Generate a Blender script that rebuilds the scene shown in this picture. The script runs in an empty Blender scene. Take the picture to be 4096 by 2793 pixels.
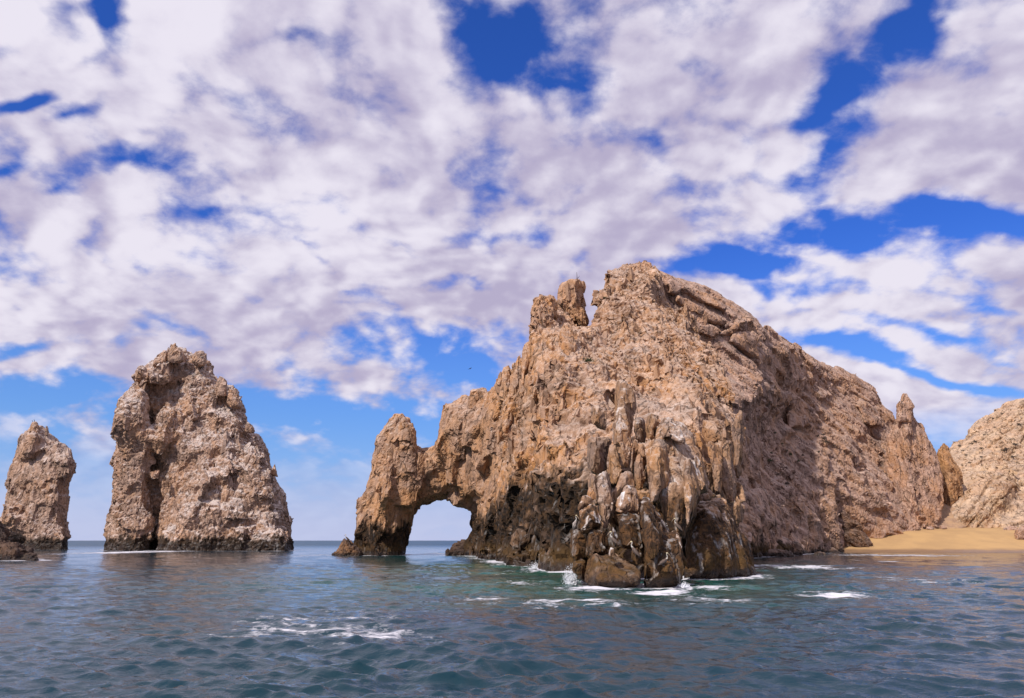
import bpy, bmesh, math, random
import numpy as np
from mathutils import Vector, Matrix

# ------------------------------------------------------------------ camera / light / sky
scene = bpy.context.scene
COL = scene.collection
W, H, F = 4096.0, 2793.0, 3186.0          # photograph size and focal length in its pixels
CAM_H = 3.3
PITCH = math.atan((2162 - H / 2) / F)

cam_data = bpy.data.cameras.new('camera')
cam_data.sensor_width = 36.0
cam_data.lens = F / W * 36.0
cam_data.clip_start = 0.1
cam_data.clip_end = 60000
cam = bpy.data.objects.new('camera', cam_data)
COL.objects.link(cam)
cam.location = (0, 0, CAM_H)
cam.rotation_euler = (math.radians(90) + PITCH, 0, 0)
scene.camera = cam

SUN_DIR = Vector((-0.60, -0.76, 0.88)).normalized()
sun_data = bpy.data.lights.new('sun', 'SUN')
sun_data.energy = 4.1
sun_data.angle = math.radians(1.5)
sun_data.color = (1.0, 0.93, 0.84)
sun = bpy.data.objects.new('sun', sun_data)
COL.objects.link(sun)
sun.rotation_euler = SUN_DIR.to_track_quat('Z', 'Y').to_euler()

scene.view_settings.view_transform = 'Standard'
scene.view_settings.look = 'None'
scene.view_settings.exposure = 0.0
scene.view_settings.gamma = 1.0
scene.view_settings.use_curve_mapping = False
scene.cycles.max_bounces = 5
scene.cycles.diffuse_bounces = 2
scene.cycles.glossy_bounces = 3
scene.cycles.caustics_reflective = False
scene.cycles.caustics_refractive = False


def pix(px, py, D):
    """photograph pixel + distance along the view's ground axis -> world point (arrays allowed)"""
    px = np.asarray(px, float); py = np.asarray(py, float); D = np.asarray(D, float)
    cx = (px - W / 2) / F; cy = (H / 2 - py) / F
    dy = math.cos(PITCH) - cy * math.sin(PITCH)
    dz = math.sin(PITCH) + cy * math.cos(PITCH)
    k = D / dy
    return np.stack([cx * k, D + 0 * cx, CAM_H + dz * k], -1)


def on_water(px, py):
    cy = (H / 2 - py) / F
    dy = math.cos(PITCH) - cy * math.sin(PITCH)
    dz = math.sin(PITCH) + cy * math.cos(PITCH)
    return pix(px, py, -CAM_H * dy / dz)


class NT:
    """small helper around a node tree"""
    def __init__(s, tree):
        s.t = tree; s.n = tree.nodes; s.l = tree.links
    def add(s, kind, **kw):
        nd = s.n.new(kind)
        for k, v in kw.items():
            setattr(nd, k, v)
        return nd
    def put(s, sock, v):
        if isinstance(v, bpy.types.NodeSocket):
            s.l.new(v, sock)
        elif v is not None:
            if sock.type == 'RGBA' and len(v) == 3: v = (*v, 1)
            sock.default_value = v
    def math(s, op, a, b=None, c=None, clamp=False):
        nd = s.add('ShaderNodeMath', operation=op, use_clamp=clamp)
        s.put(nd.inputs[0], a)
        if b is not None: s.put(nd.inputs[1], b)
        if c is not None: s.put(nd.inputs[2], c)
        return nd.outputs[0]
    def vec(s, op, a, b=None):
        nd = s.add('ShaderNodeVectorMath', operation=op)
        s.put(nd.inputs[0], a)
        if b is not None: s.put(nd.inputs[1], b)
        return nd.outputs[0]
    def noise(s, vec, scale, detail=4, rough=0.55, dist=0.0, dims='3D'):
        nd = s.add('ShaderNodeTexNoise', noise_dimensions=dims)
        s.put(nd.inputs['Vector'], vec); nd.inputs['Scale'].default_value = scale
        nd.inputs['Detail'].default_value = detail; nd.inputs['Roughness'].default_value = rough
        nd.inputs['Distortion'].default_value = dist
        return nd.outputs[0]
    def ramp(s, fac, lo, hi, a=0.0, b=1.0, smooth=True):
        nd = s.add('ShaderNodeMapRange', interpolation_type='SMOOTHSTEP' if smooth else 'LINEAR')
        s.put(nd.inputs[0], fac)
        for i, v in enumerate((lo, hi, a, b)): s.put(nd.inputs[i + 1], v)
        return nd.outputs[0]
    def mix(s, fac, a, b, blend='MIX'):
        nd = s.add('ShaderNodeMix', data_type='RGBA', blend_type=blend)
        s.put(nd.inputs[0], fac); s.put(nd.inputs[6], a); s.put(nd.inputs[7], b)
        return nd.outputs[2]
    def mapping(s, vec, loc=(0, 0, 0), rot=(0, 0, 0), scale=(1, 1, 1), kind='POINT'):
        nd = s.add('ShaderNodeMapping', vector_type=kind)
        s.put(nd.inputs[0], vec)
        nd.inputs[1].default_value = loc; nd.inputs[2].default_value = rot; nd.inputs[3].default_value = scale
        return nd.outputs[0]
    def attr(s, name):
        return s.add('ShaderNodeAttribute', attribute_name=name)


world = bpy.data.worlds.new('World')
scene.world = world
world.use_nodes = True
world.cycles.sampling_method = 'MANUAL'
world.cycles.sample_map_resolution = 512
w = NT(world.node_tree)
w.n.clear()
sky = w.add('ShaderNodeTexSky', sky_type='NISHITA')
sky.sun_disc = False
sky.sun_elevation = math.asin(SUN_DIR.z)
sky.sun_rotation = math.atan2(SUN_DIR.x, SUN_DIR.y)
sky.altitude = 0; sky.air_density = 1.0; sky.dust_density = 0.25; sky.ozone_density = 3.0
geo = w.add('ShaderNodeTexCoord').outputs['Generated']
sep = w.add('ShaderNodeSeparateXYZ'); w.put(sep.inputs[0], geo)
zz = w.math('MAXIMUM', sep.outputs[2], 0.0)
den = w.math('ADD', zz, 0.42)                    # a cloud deck seen from below, bending down to the horizon
cb = w.add('ShaderNodeCombineXYZ')
w.put(cb.inputs[0], w.math('DIVIDE', sep.outputs[0], den))
w.put(cb.inputs[1], w.math('DIVIDE', sep.outputs[1], den))
deck = cb.outputs[0]


def deck_at(px, py):
    p = pix(px, py, 1.0) - np.array([0, 0, CAM_H])
    d = p / np.linalg.norm(p)
    return d[0] / (max(d[2], 0) + 0.42), d[1] / (max(d[2], 0) + 0.42)


wn = w.add('ShaderNodeTexNoise'); wn.inputs['Scale'].default_value = 2.2; wn.inputs['Detail'].default_value = 5
w.put(wn.inputs['Vector'], deck)
warp = w.vec('MULTIPLY', w.vec('SUBTRACT', wn.outputs[1], (0.5, 0.5, 0.5)), (0.26, 0.26, 0.0))
wdeck = w.vec('ADD', deck, warp)
# blue openings in the deck: photograph pixel, half size in pixels, weight
GAPS = [(2070, 180, 190, 190, 1.0), (2230, 330, 130, 110, .9), (2150, 40, 170, 70, .8),
        (3330, 400, 150, 150, 1.0), (3480, 180, 110, 160, 1.0), (3330, 620, 90, 130, .6), (3620, 60, 60, 90, .6),
        (390, 90, 60, 130, .9), (90, 430, 120, 40, .9), (330, 500, 150, 40, .4),
        (560, 715, 170, 45, .6), (280, 800, 120, 40, .6), (60, 735, 90, 30, .6),
        (3350, 970, 340, 80, 1.0), (3900, 960, 400, 80, .95), (2950, 1090, 260, 60, .95), (3180, 1180, 260, 50, .7), (3250, 740, 160, 60, .5),
        (1760, 1400, 300, 70, .7), (1500, 1700, 620, 110, 1.0), (1950, 1500, 200, 80, .7), (700, 1660, 700, 60, .8),
        (100, 1640, 400, 60, .8), (1300, 1840, 420, 80, .5), (100, 1440, 250, 40, .6), (3350, 1420, 420, 32, .8), (3850, 1520, 300, 25, .75), (3750, 1370, 320, 22, .6), (3950, 1250, 200, 25, .4),
        (4060, 330, 50, 60, .4), (2650, 270, 140, 40, .35), (2030, 430, 60, 60, .5), (1080, 190, 100, 40, .3)]
gap = None
for gx, gy, rx, ry, wt in GAPS:
    c0 = deck_at(gx, gy); cx_ = deck_at(gx + rx, gy); cy_ = deck_at(gx, gy - ry); cz_ = deck_at(gx, gy + ry)
    sx = abs(cx_[0] - c0[0]); sy = abs(cz_[1] - cy_[1]) / 2
    m = w.mapping(wdeck, loc=(c0[0], c0[1], 0), scale=(sx * 1.8, sy * 1.8, 1), kind='TEXTURE')
    g = w.add('ShaderNodeTexGradient', gradient_type='SPHERICAL'); w.put(g.inputs[0], m)
    v = w.math('MULTIPLY', g.outputs[1], wt)
    gap = v if gap is None else w.math('MAXIMUM', gap, v)
n1 = w.noise(deck, 5.0, 9, 0.56, 0.2)
n2 = w.noise(w.vec('ADD', deck, (7.3, 2.1, 0)), 19.0, 7, 0.6, 0.2)
cell_p = w.vec('ADD', deck, w.vec('MULTIPLY', w.vec('SUBTRACT', wn.outputs[1], (0.5, 0.5, 0.5)), (0.30, 0.30, 0)))


def puffs(off, scale):
    vr = w.add('ShaderNodeTexVoronoi', feature='SMOOTH_F1', voronoi_dimensions='2D'); vr.inputs['Scale'].default_value = scale
    vr.inputs['Smoothness'].default_value = 0.55; vr.inputs['Detail'].default_value = 2.0; vr.inputs['Roughness'].default_value = 0.55
    w.put(vr.inputs['Vector'], w.vec('ADD', cell_p, off))
    return w.math('SUBTRACT', 0.62, vr.outputs['Distance'])


pf = puffs((0, 0, 0), 9.0)
pf_s = puffs((0.022, 0.020, 0), 9.0)                 # the same puffs a little towards the sun: lit side against shaded side
lump = w.math('ADD', w.math('MULTIPLY', w.math('SUBTRACT', n1, 0.5), 2.3), w.math('MULTIPLY', w.math('SUBTRACT', n2, 0.5), 1.2))
lump = w.math('ADD', lump, w.math('MULTIPLY', pf, 0.9))
dens = w.math('SUBTRACT', w.math('ADD', lump, 1.12), w.math('MULTIPLY', gap, 1.45))
cover = w.math('MULTIPLY', w.ramp(dens, 0.06, 0.95), w.ramp(w.math('ADD', sep.outputs[2], w.math('MULTIPLY', w.math('SUBTRACT', n1, 0.5), 0.12)), 0.085, 0.165, 0.22, 1.0))
n3 = w.noise(w.vec('ADD', deck, (3.7, 9.2, 0)), 2.0, 4, 0.5, 0.2)
n4 = w.noise(w.vec('ADD', deck, (-0.03, -0.02, 0.0)), 5.0, 9, 0.56, 0.2)
thick_ = w.math('ADD', w.math('MULTIPLY', w.math('SUBTRACT', n3, 0.5), 3.8), w.math('MULTIPLY', w.math('SUBTRACT', n4, n1), 3.0))
thick_ = w.math('ADD', thick_, w.math('MULTIPLY', w.math('SUBTRACT', pf_s, pf), 1.0))
thick_ = w.math('ADD', thick_, w.math('MULTIPLY', w.math('SUBTRACT', n2, 0.5), -0.5))
shade = w.ramp(thick_, -0.8, 0.9)
cloud_col = w.mix(shade, (0.83, 0.79, 0.895), (0.47, 0.425, 0.60))
blue = w.mix(1.0, sky.outputs[0], (0.050, 0.072, 0.150), 'MULTIPLY')
hsv = w.add('ShaderNodeHueSaturation'); hsv.inputs['Saturation'].default_value = 1.05
w.put(hsv.inputs['Color'], blue)
horizon = w.ramp(sep.outputs[2], 0.0, 0.16, 1.0, 0.0)
blue2 = w.mix(w.math('MULTIPLY', w.ramp(sep.outputs[2], 0.02, 0.36, 1.0, 0.0), 0.85), hsv.outputs[0], (0.20, 0.43, 0.80))
blue2 = w.mix(w.math('MULTIPLY', horizon, 0.45), blue2, (0.50, 0.60, 0.86))
final = w.mix(cover, blue2, cloud_col)
final = w.mix(w.math('MULTIPLY', w.ramp(sep.outputs[2], 0.0, 0.10, 1.0, 0.0), 0.7), final, (0.56, 0.58, 0.80))
bg = w.add('ShaderNodeBackground'); w.put(bg.inputs[0], final); bg.inputs[1].default_value = 1.0
out = w.add('ShaderNodeOutputWorld'); w.l.new(bg.outputs[0], out.inputs[0])

# ------------------------------------------------------------------ numpy noise
def _hash(ix, iy, iz, seed):
    h = (ix.astype(np.uint32) * np.uint32(374761393) + iy.astype(np.uint32) * np.uint32(668265263)
         + iz.astype(np.uint32) * np.uint32(2147483647 & 1274126177) + np.uint32((seed * 2654435761) & 0xFFFFFFFF))
    h ^= h >> np.uint32(13); h *= np.uint32(1274126177); h ^= h >> np.uint32(16)
    h *= np.uint32(2246822519); h ^= h >> np.uint32(13)
    return h


def _r(h, k):
    h = h * np.uint32(2654435761) + np.uint32((k * 40503 + 12345) & 0xFFFFFFFF)
    h ^= h >> np.uint32(15); h *= np.uint32(2246822519); h ^= h >> np.uint32(13)
    return (h & np.uint32(0xFFFFFF)).astype(np.float32) / np.float32(16777216.0)


def vnoise(P, seed=0):
    P = P.astype(np.float32)
    i = np.floor(P); f = P - i; i = i.astype(np.int64)
    u = f * f * f * (f * (f * 6 - 15) + 10)
    res = 0
    for dx in (0, 1):
        for dy in (0, 1):
            for dz in (0, 1):
                h = _hash(i[:, 0] + dx, i[:, 1] + dy, i[:, 2] + dz, seed)
                g = (_r(h, 1) * 2 - 1) * (f[:, 0] - dx) + (_r(h, 2) * 2 - 1) * (f[:, 1] - dy) + (_r(h, 3) * 2 - 1) * (f[:, 2] - dz)
                wx = u[:, 0] if dx else 1 - u[:, 0]; wy = u[:, 1] if dy else 1 - u[:, 1]; wz = u[:, 2] if dz else 1 - u[:, 2]
                res = res + g * wx * wy * wz
    return res * 1.3


def fbm(P, octaves=4, seed=0, gain=0.5):
    a, s, res = 1.0, 1.0, 0
    for o in range(octaves):
        res = res + a * vnoise(P * s + o * 17.3, seed + o * 7); a *= gain; s *= 2.03
    return res



# ------------------------------------------------------------------ shapes from traced outlines
def zoom(x0, y0, s):
    return lambda pts: [(x0 + x / s, y0 + y / s) for x, y in pts]


Z1 = zoom(0, 1300, 1.5846); Z2 = zoom(1300, 1400, 1.585); Z3 = zoom(1950, 1000, 2.1127)
Z4 = zoom(2000, 1600, 1.981); Z5 = zoom(2900, 1300, 1.5853); Z8 = zoom(2200, 1900, 3.301)


def depth_field(ctrl):
    c = np.array(ctrl, float)
    if len(c) < 3:
        d0 = c[0, 2]
        return lambda x, y: np.full(np.shape(x), d0)
    X = c[:, :2] / 500.0
    n = len(c)
    K = np.linalg.norm(X[:, None] - X[None], axis=-1)
    A = np.zeros((n + 3, n + 3)); A[:n, :n] = K; A[:n, n] = 1; A[:n, n + 1:] = X; A[n, :n] = 1; A[n + 1:, :n] = X.T
    A[:n, :n] -= np.eye(n) * 0.02
    s = np.linalg.solve(A, np.concatenate([c[:, 2], np.zeros(3)]))

    def fn(x, y):
        q = np.stack([x, y], -1) / 500.0
        r = np.linalg.norm(q[..., None, :] - X, axis=-1)
        return r @ s[:n] + s[n] + q @ s[n + 1:]
    return fn


def inflate(poly, depth, roll, R, thick, step=6.0, power=2.0, edge=0.15):
    """closed solid: outline -> front face at depth(x, y), rounded away to the outline, with a back behind it"""
    p = np.array(poly, float)
    xs = np.arange(p[:, 0].min() - step, p[:, 0].max() + 2 * step, step)
    ys = np.arange(p[:, 1].min() - step, p[:, 1].max() + 2 * step, step)
    gx, gy = np.meshgrid(xs, ys)
    ins = np.zeros(gx.shape, bool); dist = np.full(gx.shape, 1e9)
    for i in range(len(p)):
        a, b = p[i - 1], p[i]
        cond = ((a[1] > gy) != (b[1] > gy))
        if a[1] != b[1]:
            xi = (b[0] - a[0]) * (gy - a[1]) / (b[1] - a[1]) + a[0]
            ins ^= cond & (gx < xi)
        ab = b - a; L2 = max(ab @ ab, 1e-9)
        t = np.clip(((gx - a[0]) * ab[0] + (gy - a[1]) * ab[1]) / L2, 0, 1)
        dist = np.minimum(dist, np.hypot(gx - a[0] - t * ab[0], gy - a[1] - t * ab[1]))
    u = 1 - np.clip(dist / R, 0, 1)
    t = (1 - u ** power) ** (1 / power)
    D = depth(gx, gy) + roll * (1 - t)
    front = pix(gx, gy, D)
    c = pix(p[:, 0].mean(), p[:, 1].mean(), 100.0); dr = np.array([c[0], c[1], 0.0]); dr /= np.linalg.norm(dr)
    back = front + dr * (thick * (edge + (1 - edge) * t))[..., None]
    ok = ins[:-1, :-1] & ins[1:, :-1] & ins[:-1, 1:] & ins[1:, 1:]
    ny, nx = gx.shape
    idx = np.arange(ny * nx).reshape(ny, nx)
    jj, ii = np.nonzero(ok)
    a, b, c_, d = idx[jj, ii], idx[jj, ii + 1], idx[jj + 1, ii + 1], idx[jj + 1, ii]
    N = ny * nx
    faces = [np.stack([a, d, c_, b], 1), np.stack([a + N, b + N, c_ + N, d + N], 1)]
    pad = np.pad(ok, 1)
    for (dj, di, e0, e1) in ((-1, 0, a, b), (1, 0, c_, d), (0, -1, d, a), (0, 1, b, c_)):
        m = ~pad[jj + 1 + dj, ii + 1 + di]
        faces.append(np.stack([e0[m], e1[m], e1[m] + N, e0[m] + N], 1))
    V = np.concatenate([front.reshape(-1, 3), back.reshape(-1, 3)])
    Fc = np.concatenate(faces)
    used = np.unique(Fc)
    remap = np.zeros(len(V), int); remap[used] = np.arange(len(used))
    return V[used], remap[Fc]


def union(solids, voxel):
    """voxel union of closed solids -> fine even mesh (verts, quads)"""
    vs, fs, o = [], [], 0
    for V, Fc in solids:
        vs.append(V); fs.append(Fc + o); o += len(V)
    V = np.concatenate(vs); Fc = np.concatenate(fs)
    me = bpy.data.meshes.new('tmp')
    me.from_pydata(V.tolist(), [], Fc.tolist())
    return remeshed(me, voxel)


def remeshed(me, voxel):
    ob = bpy.data.objects.new('tmp', me)
    COL.objects.link(ob)
    md = ob.modifiers.new('r', 'REMESH'); md.mode = 'VOXEL'; md.voxel_size = voxel; md.adaptivity = 0
    dg = bpy.context.evaluated_depsgraph_get()
    m2 = bpy.data.meshes.new_from_object(ob.evaluated_get(dg))
    bpy.data.objects.remove(ob); bpy.data.meshes.remove(me)
    return m2


def trim(me, tint, test):
    """drop the faces buried behind a rock (facing away from the sea, inside the land)"""
    V = get_v(me); N = get_n(me)
    nf = len(me.polygons)
    lv = np.empty(len(me.loops), np.int32); me.loops.foreach_get('vertex_index', lv)
    Fq = lv.reshape(nf, 4)
    keep_f = ~test(V, N)[Fq].all(1)
    Fq = Fq[keep_f]
    used = np.unique(Fq); rm = np.zeros(len(V), np.int32); rm[used] = np.arange(len(used))
    m2 = quad_mesh(V[used], rm[Fq])
    bpy.data.meshes.remove(me)
    return m2, tint[used]


def quad_mesh(V, Fq, smooth=False):
    me = bpy.data.meshes.new('rock')
    me.vertices.add(len(V)); me.loops.add(Fq.size); me.polygons.add(len(Fq))
    me.vertices.foreach_set('co', V.astype(np.float32).ravel())
    me.loops.foreach_set('vertex_index', Fq.ravel().astype(np.int32))
    me.polygons.foreach_set('loop_start', np.arange(0, Fq.size, 4, dtype=np.int32))
    me.polygons.foreach_set('use_smooth', np.full(len(Fq), smooth))
    me.update(calc_edges=True)
    return me


def get_v(me):
    a = np.empty(len(me.vertices) * 3, np.float32); me.vertices.foreach_get('co', a); return a.reshape(-1, 3)


def set_v(me, V):
    me.vertices.foreach_set('co', V.astype(np.float32).ravel()); me.update()


def get_n(me):
    a = np.empty(len(me.vertices) * 3, np.float32); me.vertex_normals.foreach_get('vector', a); return a.reshape(-1, 3)


def edges_of(me):
    a = np.empty(len(me.edges) * 2, np.int32); me.edges.foreach_get('vertices', a); return a.reshape(-1, 2)


def smooth_vec(X, E, it):
    for _ in range(it):
        S = X.copy(); n = np.ones((len(X), 1), np.float32)
        for k in range(X.shape[1]):
            S[:, k] += np.bincount(E[:, 0], X[E[:, 1], k], len(X)) + np.bincount(E[:, 1], X[E[:, 0], k], len(X))
        n[:, 0] += np.bincount(E[:, 0], minlength=len(X)) + np.bincount(E[:, 1], minlength=len(X))
        X = S / n
    return X


def frame(long_axis, twist=0.0):
    z = np.array(long_axis, float); z /= np.linalg.norm(z)
    x = np.array([math.cos(twist), math.sin(twist), 0]); x -= z * (x @ z); x /= np.linalg.norm(x)
    return np.stack([x, np.cross(z, x), z], 1)


JOINTS = np.array([(-0.62, -0.78, 0.10), (0.72, -0.68, 0.10), (0.05, -0.97, 0.22), (-0.12, -0.35, 0.93), (-0.97, -0.15, 0.15), (0.97, -0.1, 0.15), (0.1, 0.95, 0.2),
                   (-0.45, -0.75, 0.5), (0.45, -0.7, 0.55), (0.0, -0.75, -0.65), (0, 0, -1.0)])
JOINTS /= np.linalg.norm(JOINTS, axis=1, keepdims=True)


def cells(Q, seed):
    """nearest jittered cell: id, gap to the next cell"""
    Q = Q.astype(np.float32)
    b = np.floor(Q - 0.5).astype(np.int64)
    n = len(Q)
    f1 = np.full(n, 9e9, np.float32); f2 = np.full(n, 9e9, np.float32); ident = np.zeros(n, np.uint32)
    for dx in (0, 1):
        for dy in (0, 1):
            for dz in (0, 1):
                ix, iy, iz = b[:, 0] + dx, b[:, 1] + dy, b[:, 2] + dz
                h = _hash(ix, iy, iz, seed)
                rx = np.abs(Q[:, 0] - (ix + 0.5 + (_r(h, 1) - 0.5) * 0.75)); ry = np.abs(Q[:, 1] - (iy + 0.5 + (_r(h, 2) - 0.5) * 0.75)); rz = np.abs(Q[:, 2] - (iz + 0.5 + (_r(h, 3) - 0.5) * 0.75))
                d = np.maximum(np.maximum(rx, ry), rz) * 0.85 + 0.15 * np.sqrt(rx * rx + ry * ry + rz * rz)
                new = d < f1
                f2 = np.where(new, f1, np.minimum(f2, d)); f1 = np.where(new, d, f1)
                ident = np.where(new, h, ident)
    return ident, f2 - f1


def rockify(me, voxel, seed, fr, size, amps=(1, .5, .25), crack=0.5, rough=0.5, strat=None, flat=(0.9, 0.92, 0.85, 0.7), joints=JOINTS, pick=0.22, remesh=1):
    """break the surface into joint-bounded blocks at several scales: every block gets its own plane face.
    size = (across, deep, along) of the largest blocks in metres, amps = how far blocks stand out or back"""
    size = np.array(size, np.float32)
    m = float(size.min())
    rng = np.random.default_rng(seed)
    fr32 = fr.astype(np.float32)
    warp_ = lambda V: V + np.stack([fbm(V / (m * 1.8), 2, seed + 50 + k) for k in range(3)], 1) * m * 0.16
    tint = None
    for k, A in enumerate(amps):
        V = get_v(me); E = edges_of(me); N = get_n(me)
        if k <= remesh: P0 = warp_(V)
        if tint is None or len(tint) != len(V): tint = np.zeros(len(V), np.float32)
        N = smooth_vec(N, E, 3); N /= np.linalg.norm(N, axis=1, keepdims=True) + 1e-6
        ident, gap = cells((P0 @ fr32) / (size * 0.4 ** k), seed + k * 31)
        u, inv, cnt = np.unique(ident, return_inverse=True, return_counts=True)
        C = np.stack([np.bincount(inv, V[:, c], len(u)) for c in range(3)], 1) / cnt[:, None]
        NM = np.stack([np.bincount(inv, N[:, c], len(u)) for c in range(3)], 1)
        NM /= np.linalg.norm(NM, axis=1, keepdims=True) + 1e-6
        sc_j = NM @ joints.T + rng.normal(size=(len(u), len(joints))) * pick
        J = joints[np.argmax(sc_j, 1)] * 0.62 + NM * 0.38 + rng.normal(size=(len(u), 3)) * 0.10
        J /= np.linalg.norm(J, axis=1, keepdims=True)
        off = rng.uniform(-1, 1, len(u)) * A * 0.5
        if k > 0:      # some stretches stay big clean slabs, others break up into rubble
            act = np.clip(0.55 + 1.5 * fbm((C / (m * 2.6)).astype(np.float32), 2, seed + 400 + k), 0.12, 1.25)
            off = off * act; soft = act[inv]
        else:
            soft = 1.0
        jv = J[inv].astype(np.float32)
        d = np.einsum('ij,ij->i', V - C[inv], jv)
        mv = np.clip(d * flat[k], -A * 1.3, A * 1.3) * np.minimum(soft + 0.25, 1.0)
        cw = max((0.03, 0.05, 0.09, 0.14)[k], 1.0 * voxel / (m * 0.4 ** k))
        g = 1 - np.clip(gap / cw, 0, 1)
        deep = g * A * crack * (rng.uniform(0.0, 1.0, len(u)) ** 1.3)[inv] * np.minimum(soft + 0.35, 1.0)
        V = V + jv * (off[inv] - mv)[:, None].astype(np.float32) - N * deep[:, None].astype(np.float32)
        tint += ((rng.random(len(u)) - 0.5) * (0.45, 0.6, 0.5, 0.4)[k])[inv]
        set_v(me, V)
        if k < remesh:
            me = remeshed(me, voxel)
    V = get_v(me); E = edges_of(me); N = get_n(me); N = smooth_vec(N, E, 2); N /= np.linalg.norm(N, axis=1, keepdims=True) + 1e-6
    if strat is not None:
        nrm, wl, am = strat
        nrm = np.array(nrm, float); nrm /= np.linalg.norm(nrm)
        h = (V @ nrm.astype(np.float32)) / wl + fbm(V / (wl * 6), 3, seed + 99) * 1.2
        i = np.floor(h); f = h - i
        r0 = _r(_hash(i.astype(np.int64), i.astype(np.int64) * 0, i.astype(np.int64) * 0, seed), 1)
        V = V + N * ((r0 - 0.5) * am * np.minimum(1, f * 5) + am * 0.3 * (f - 0.5) - am * 1.3 * np.clip(1 - f * wl / (voxel * 1.2), 0, 1) * (r0 > 0.35))[:, None]
    V = V + N * (fbm(V / (m * 0.25), 3, seed + 77, 0.5) * rough * 0.3)[:, None]
    set_v(me, V)
    return me, tint


def attr(me, name, arr):
    a = me.attributes.new(name, 'FLOAT', 'POINT'); a.data.foreach_set('value', np.asarray(arr, np.float32))


def sstep(x, a, b):
    t = np.clip((x - a) / (b - a), 0, 1); return t * t * (3 - 2 * t)


def paint(me, seed, tint, stain=None, guano=0.0, ochre=0.0, pale=0.25, tide=1.0, high=None):
    """mineral colour masks: tidal staining, bird droppings, rust-coloured patches, dust on ledges"""
    V = get_v(me); N = get_n(me)
    n1 = fbm(V / 3.0, 4, seed + 11); n2 = fbm(V / 9.0, 3, seed + 12); n3 = fbm(V / 1.1, 3, seed + 13)
    drip = fbm(V * np.array([1.6, 1.6, 0.16], np.float32), 4, seed + 14)
    st = np.zeros(len(V), np.float32)
    if stain is not None:
        zl = stain(V) if callable(stain) else stain
        st = 1 - sstep(V[:, 2] + n1 * 2.0 + drip * 2.4, zl * 0.72, zl * 1.12)
        st *= np.clip(1.15 + n2 * 0.9 + n3 * 0.6, 0.35, 1)
        st = np.clip(st * 1.25, 0, 1)
    td = 1 - sstep(V[:, 2] + n3 * 0.35, tide * 0.6, tide * 1.3) if tide > 0 else st * 0
    gu = sstep(drip * 0.9 + n1 * 0.4 + N[:, 2] * 0.45, 0.32, 0.62) * guano
    oc = np.clip(sstep(n2 + 0.4 * n1 + 0.3 * drip, -0.22, 0.42), 0, 1) * ochre
    if high is not None: oc = oc * (1 - 0.75 * sstep(V[:, 2] + n2 * 10, high - 10, high + 10))
    pl = np.clip(sstep(N[:, 2] + n3 * 0.4, 0.25, 0.8), 0, 1) * pale
    attr(me, 'tint', np.clip(tint + 0.5 + 0.25 * n1, 0, 1)); attr(me, 'stain', st); attr(me, 'tide', td)
    attr(me, 'guano', np.clip(gu, 0, 1)); attr(me, 'ochre', oc); attr(me, 'pale', pl)


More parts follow.
